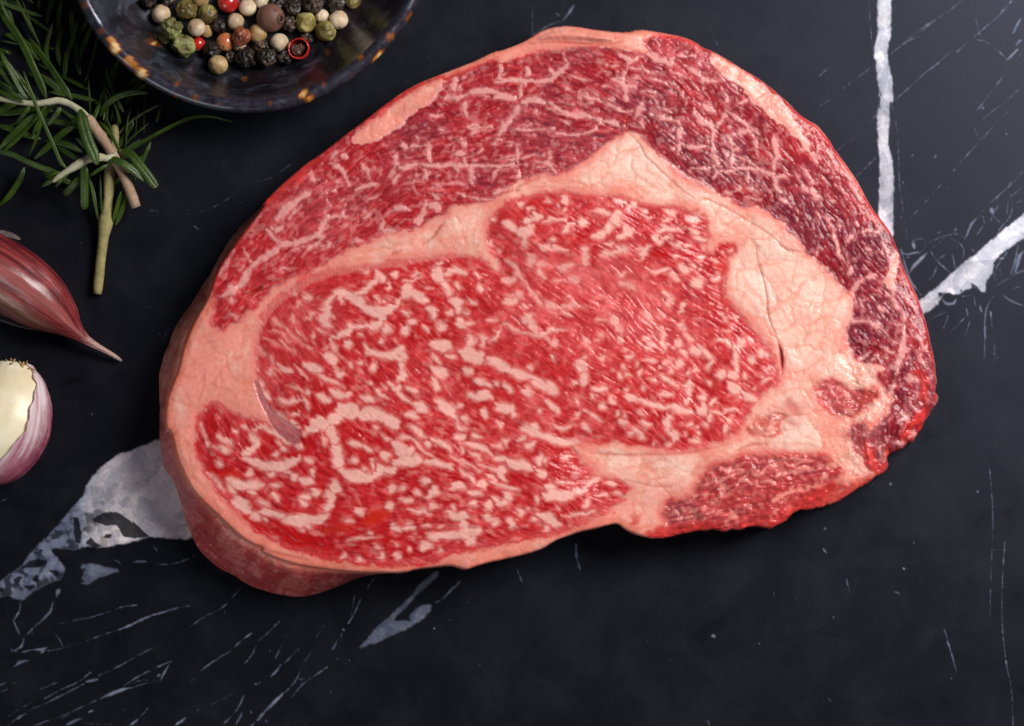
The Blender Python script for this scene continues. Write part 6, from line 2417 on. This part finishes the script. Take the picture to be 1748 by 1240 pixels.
# ---- half-peeled clove
cl = [(*g(72, 700), 46), (*g(66, 735), 50), (*g(60, 800), 56), (*g(45, 890), 62), (*g(18, 990), 64), (*g(-30, 1090), 60), (*g(-90, 1170), 50), (*g(-140, 1215), 40)]
rad = [q/2.754 for q in (84, 112, 158, 196, 210, 188, 120, 25)]
P0 = at(10, 700, 0); b = np.asarray(P0)
root = thing('garlic_clove', 'half-peeled garlic clove with creamy flesh and torn pink skin', 'garlic', None, tuple(P0))
crest2 = lambda a: 1+.04*np.sin(2*a+.4)+.03*np.sin(3*a)
rad_f = [q*.94 for q in rad]
V, F, ang, t, N = loft(cl, rad_f, [.8, .85, .9, .9, .85, .8], crest2, 70, 80)
n1 = fbm(ang*60, t*160, 14, 1401, 3)
V = V+N[:, None]*(n1[..., None]*S*.8)
m = Mat('garlic_flesh')
m.set(Base_Color=m.ramp(m.noise(140, 3, .6), [(.3, (.80, .67, .43)), (.7, (.90, .82, .62))]), Roughness=.36, Specular_IOR_Level=.5, Subsurface_Weight=.3, Subsurface_Radius=(.004, .0025, .0012), Subsurface_Scale=.6)
m.bump(m.noise(260, 3, .6), .08, .0004)
mesh_np('flesh', V.reshape(-1, 3)-b, F, m.m, root)
# skin wraps the right-hand side: angles measured from the side pointing right of the run
nu = 70
V, F, ang, t, N = loft(cl, rad, [.8, .85, .9, .9, .85, .8], crest2, 90, nu, 0, 1)
# the torn edge wanders along the clove
P = spline([tuple(at(x, y, z)) for x, y, z in cl], 90); r = np.maximum(spline([(q, 0, 0) for q in rad], 90)[:, 0]*S, .2*S)
T, Sd, N = frames(P)
tt = np.linspace(0, 1, 90)
edge = np.interp(tt, [0, .08, .15, .3, .45, .6, .75, .9, 1], [2.4, 2.45, 2.55, 2.4, 2.22, 2.1, 2.0, 1.8, 1.5])+.10*fbm(tt*300, tt*0+5, 18, 1422, 3)
u = np.linspace(0, 1, nu)
A = edge[:, None]+(5.6-edge[:, None])*u[None]
fl = np.interp(tt, np.linspace(0, 1, 6), [.8, .85, .9, .9, .85, .8])
n1 = fbm(A*40, tt[:, None]*200+0*A, 9, 1431, 3); n2 = fbm(A*150, tt[:, None]*40+0*A, 10, 1441, 2)
lift = .985+.025*np.exp(-u[None]/.05)+.012*n1
R_ = r[:, None]*crest2(A)*lift
V = P[:, None]+R_[..., None]*(np.cos(A)[..., None]*Sd[:, None]+(np.sin(A)*fl[:, None])[..., None]*N[:, None])
tint = mixn((.26, .035, .085), (.52, .22, .28), sstep(-.5, .7, n2+.5*n1+.2))
tint = tint+(np.asarray((.78, .70, .70))[None, None]-tint)*np.clip(sstep(.16, .0, u[None]+.10*n2)*.9+sstep(.42, .1, tt[:, None]+.15*n2)*.65, 0, 1)[..., None]
tint = tint+(np.asarray((.30, .05, .10))[None, None]-tint)*(sstep(.45, .8, tt[:, None]+.18*n2)*.55*sstep(.05, .15, u[None]))[..., None]
i = np.arange(90*nu).reshape(90, nu)
F = np.stack([i[:-1, :-1], i[:-1, 1:], i[1:, 1:], i[1:, :-1]], -1).reshape(-1, 4)
GP2 = garlic_mat('garlic_pink_skin', (.66, .42, .50), 70., .42, .1)
o = mesh_np('torn_skin', V.reshape(-1, 3)-b, F, GP2, root, {'lengthwise': np.stack([A.ravel()/(2*math.pi), (tt[:, None]+0*A).ravel(), 0*A.ravel(), 1+0*A.ravel()], -1), 'tint': tint.reshape(-1, 3)})
sol = o.modifiers.new('thickness', 'SOLIDIFY'); sol.thickness = .00035; sol.offset = -1
# root plate: a ring of dry fibres
m = Mat('garlic_root'); m.set(Base_Color=m.ramp(m.noise(500, 3, .6), [(.3, (.22, .11, .03)), (.7, (.60, .42, .18))]), Roughness=.7); m.bump(m.noise(900, 3, .6), .6, .0004)
rs = np.random.RandomState(5)
rp = None
for k in range(26):
    a = k/25
    x, y = 25+a*128+rs.normal(0, 5), 700-24*math.sin(a*2.6+.35)+a*42+rs.normal(0, 6)
    ln = rs.uniform(14, 34); d = rs.normal(-1.45+.4*(a-.5), .5)
    z = rs.uniform(46, 74)
    p = [(*g(x-math.cos(d)*12, y-math.sin(d)*12+10), z-4), (*g(x, y), z), (*g(x+math.cos(d)*ln*.7, y+math.sin(d)*ln*.7), z+rs.uniform(-2, 6))]
    P = spline([tuple(at(*q)) for q in p], 8)
    V, F = tube_np(P, np.linspace(1, .45, 8)*rs.uniform(1.6, 3.4)*S, 7, .35, k)
    o = mesh_np('root_fibre', V-b, F, m.m, root)
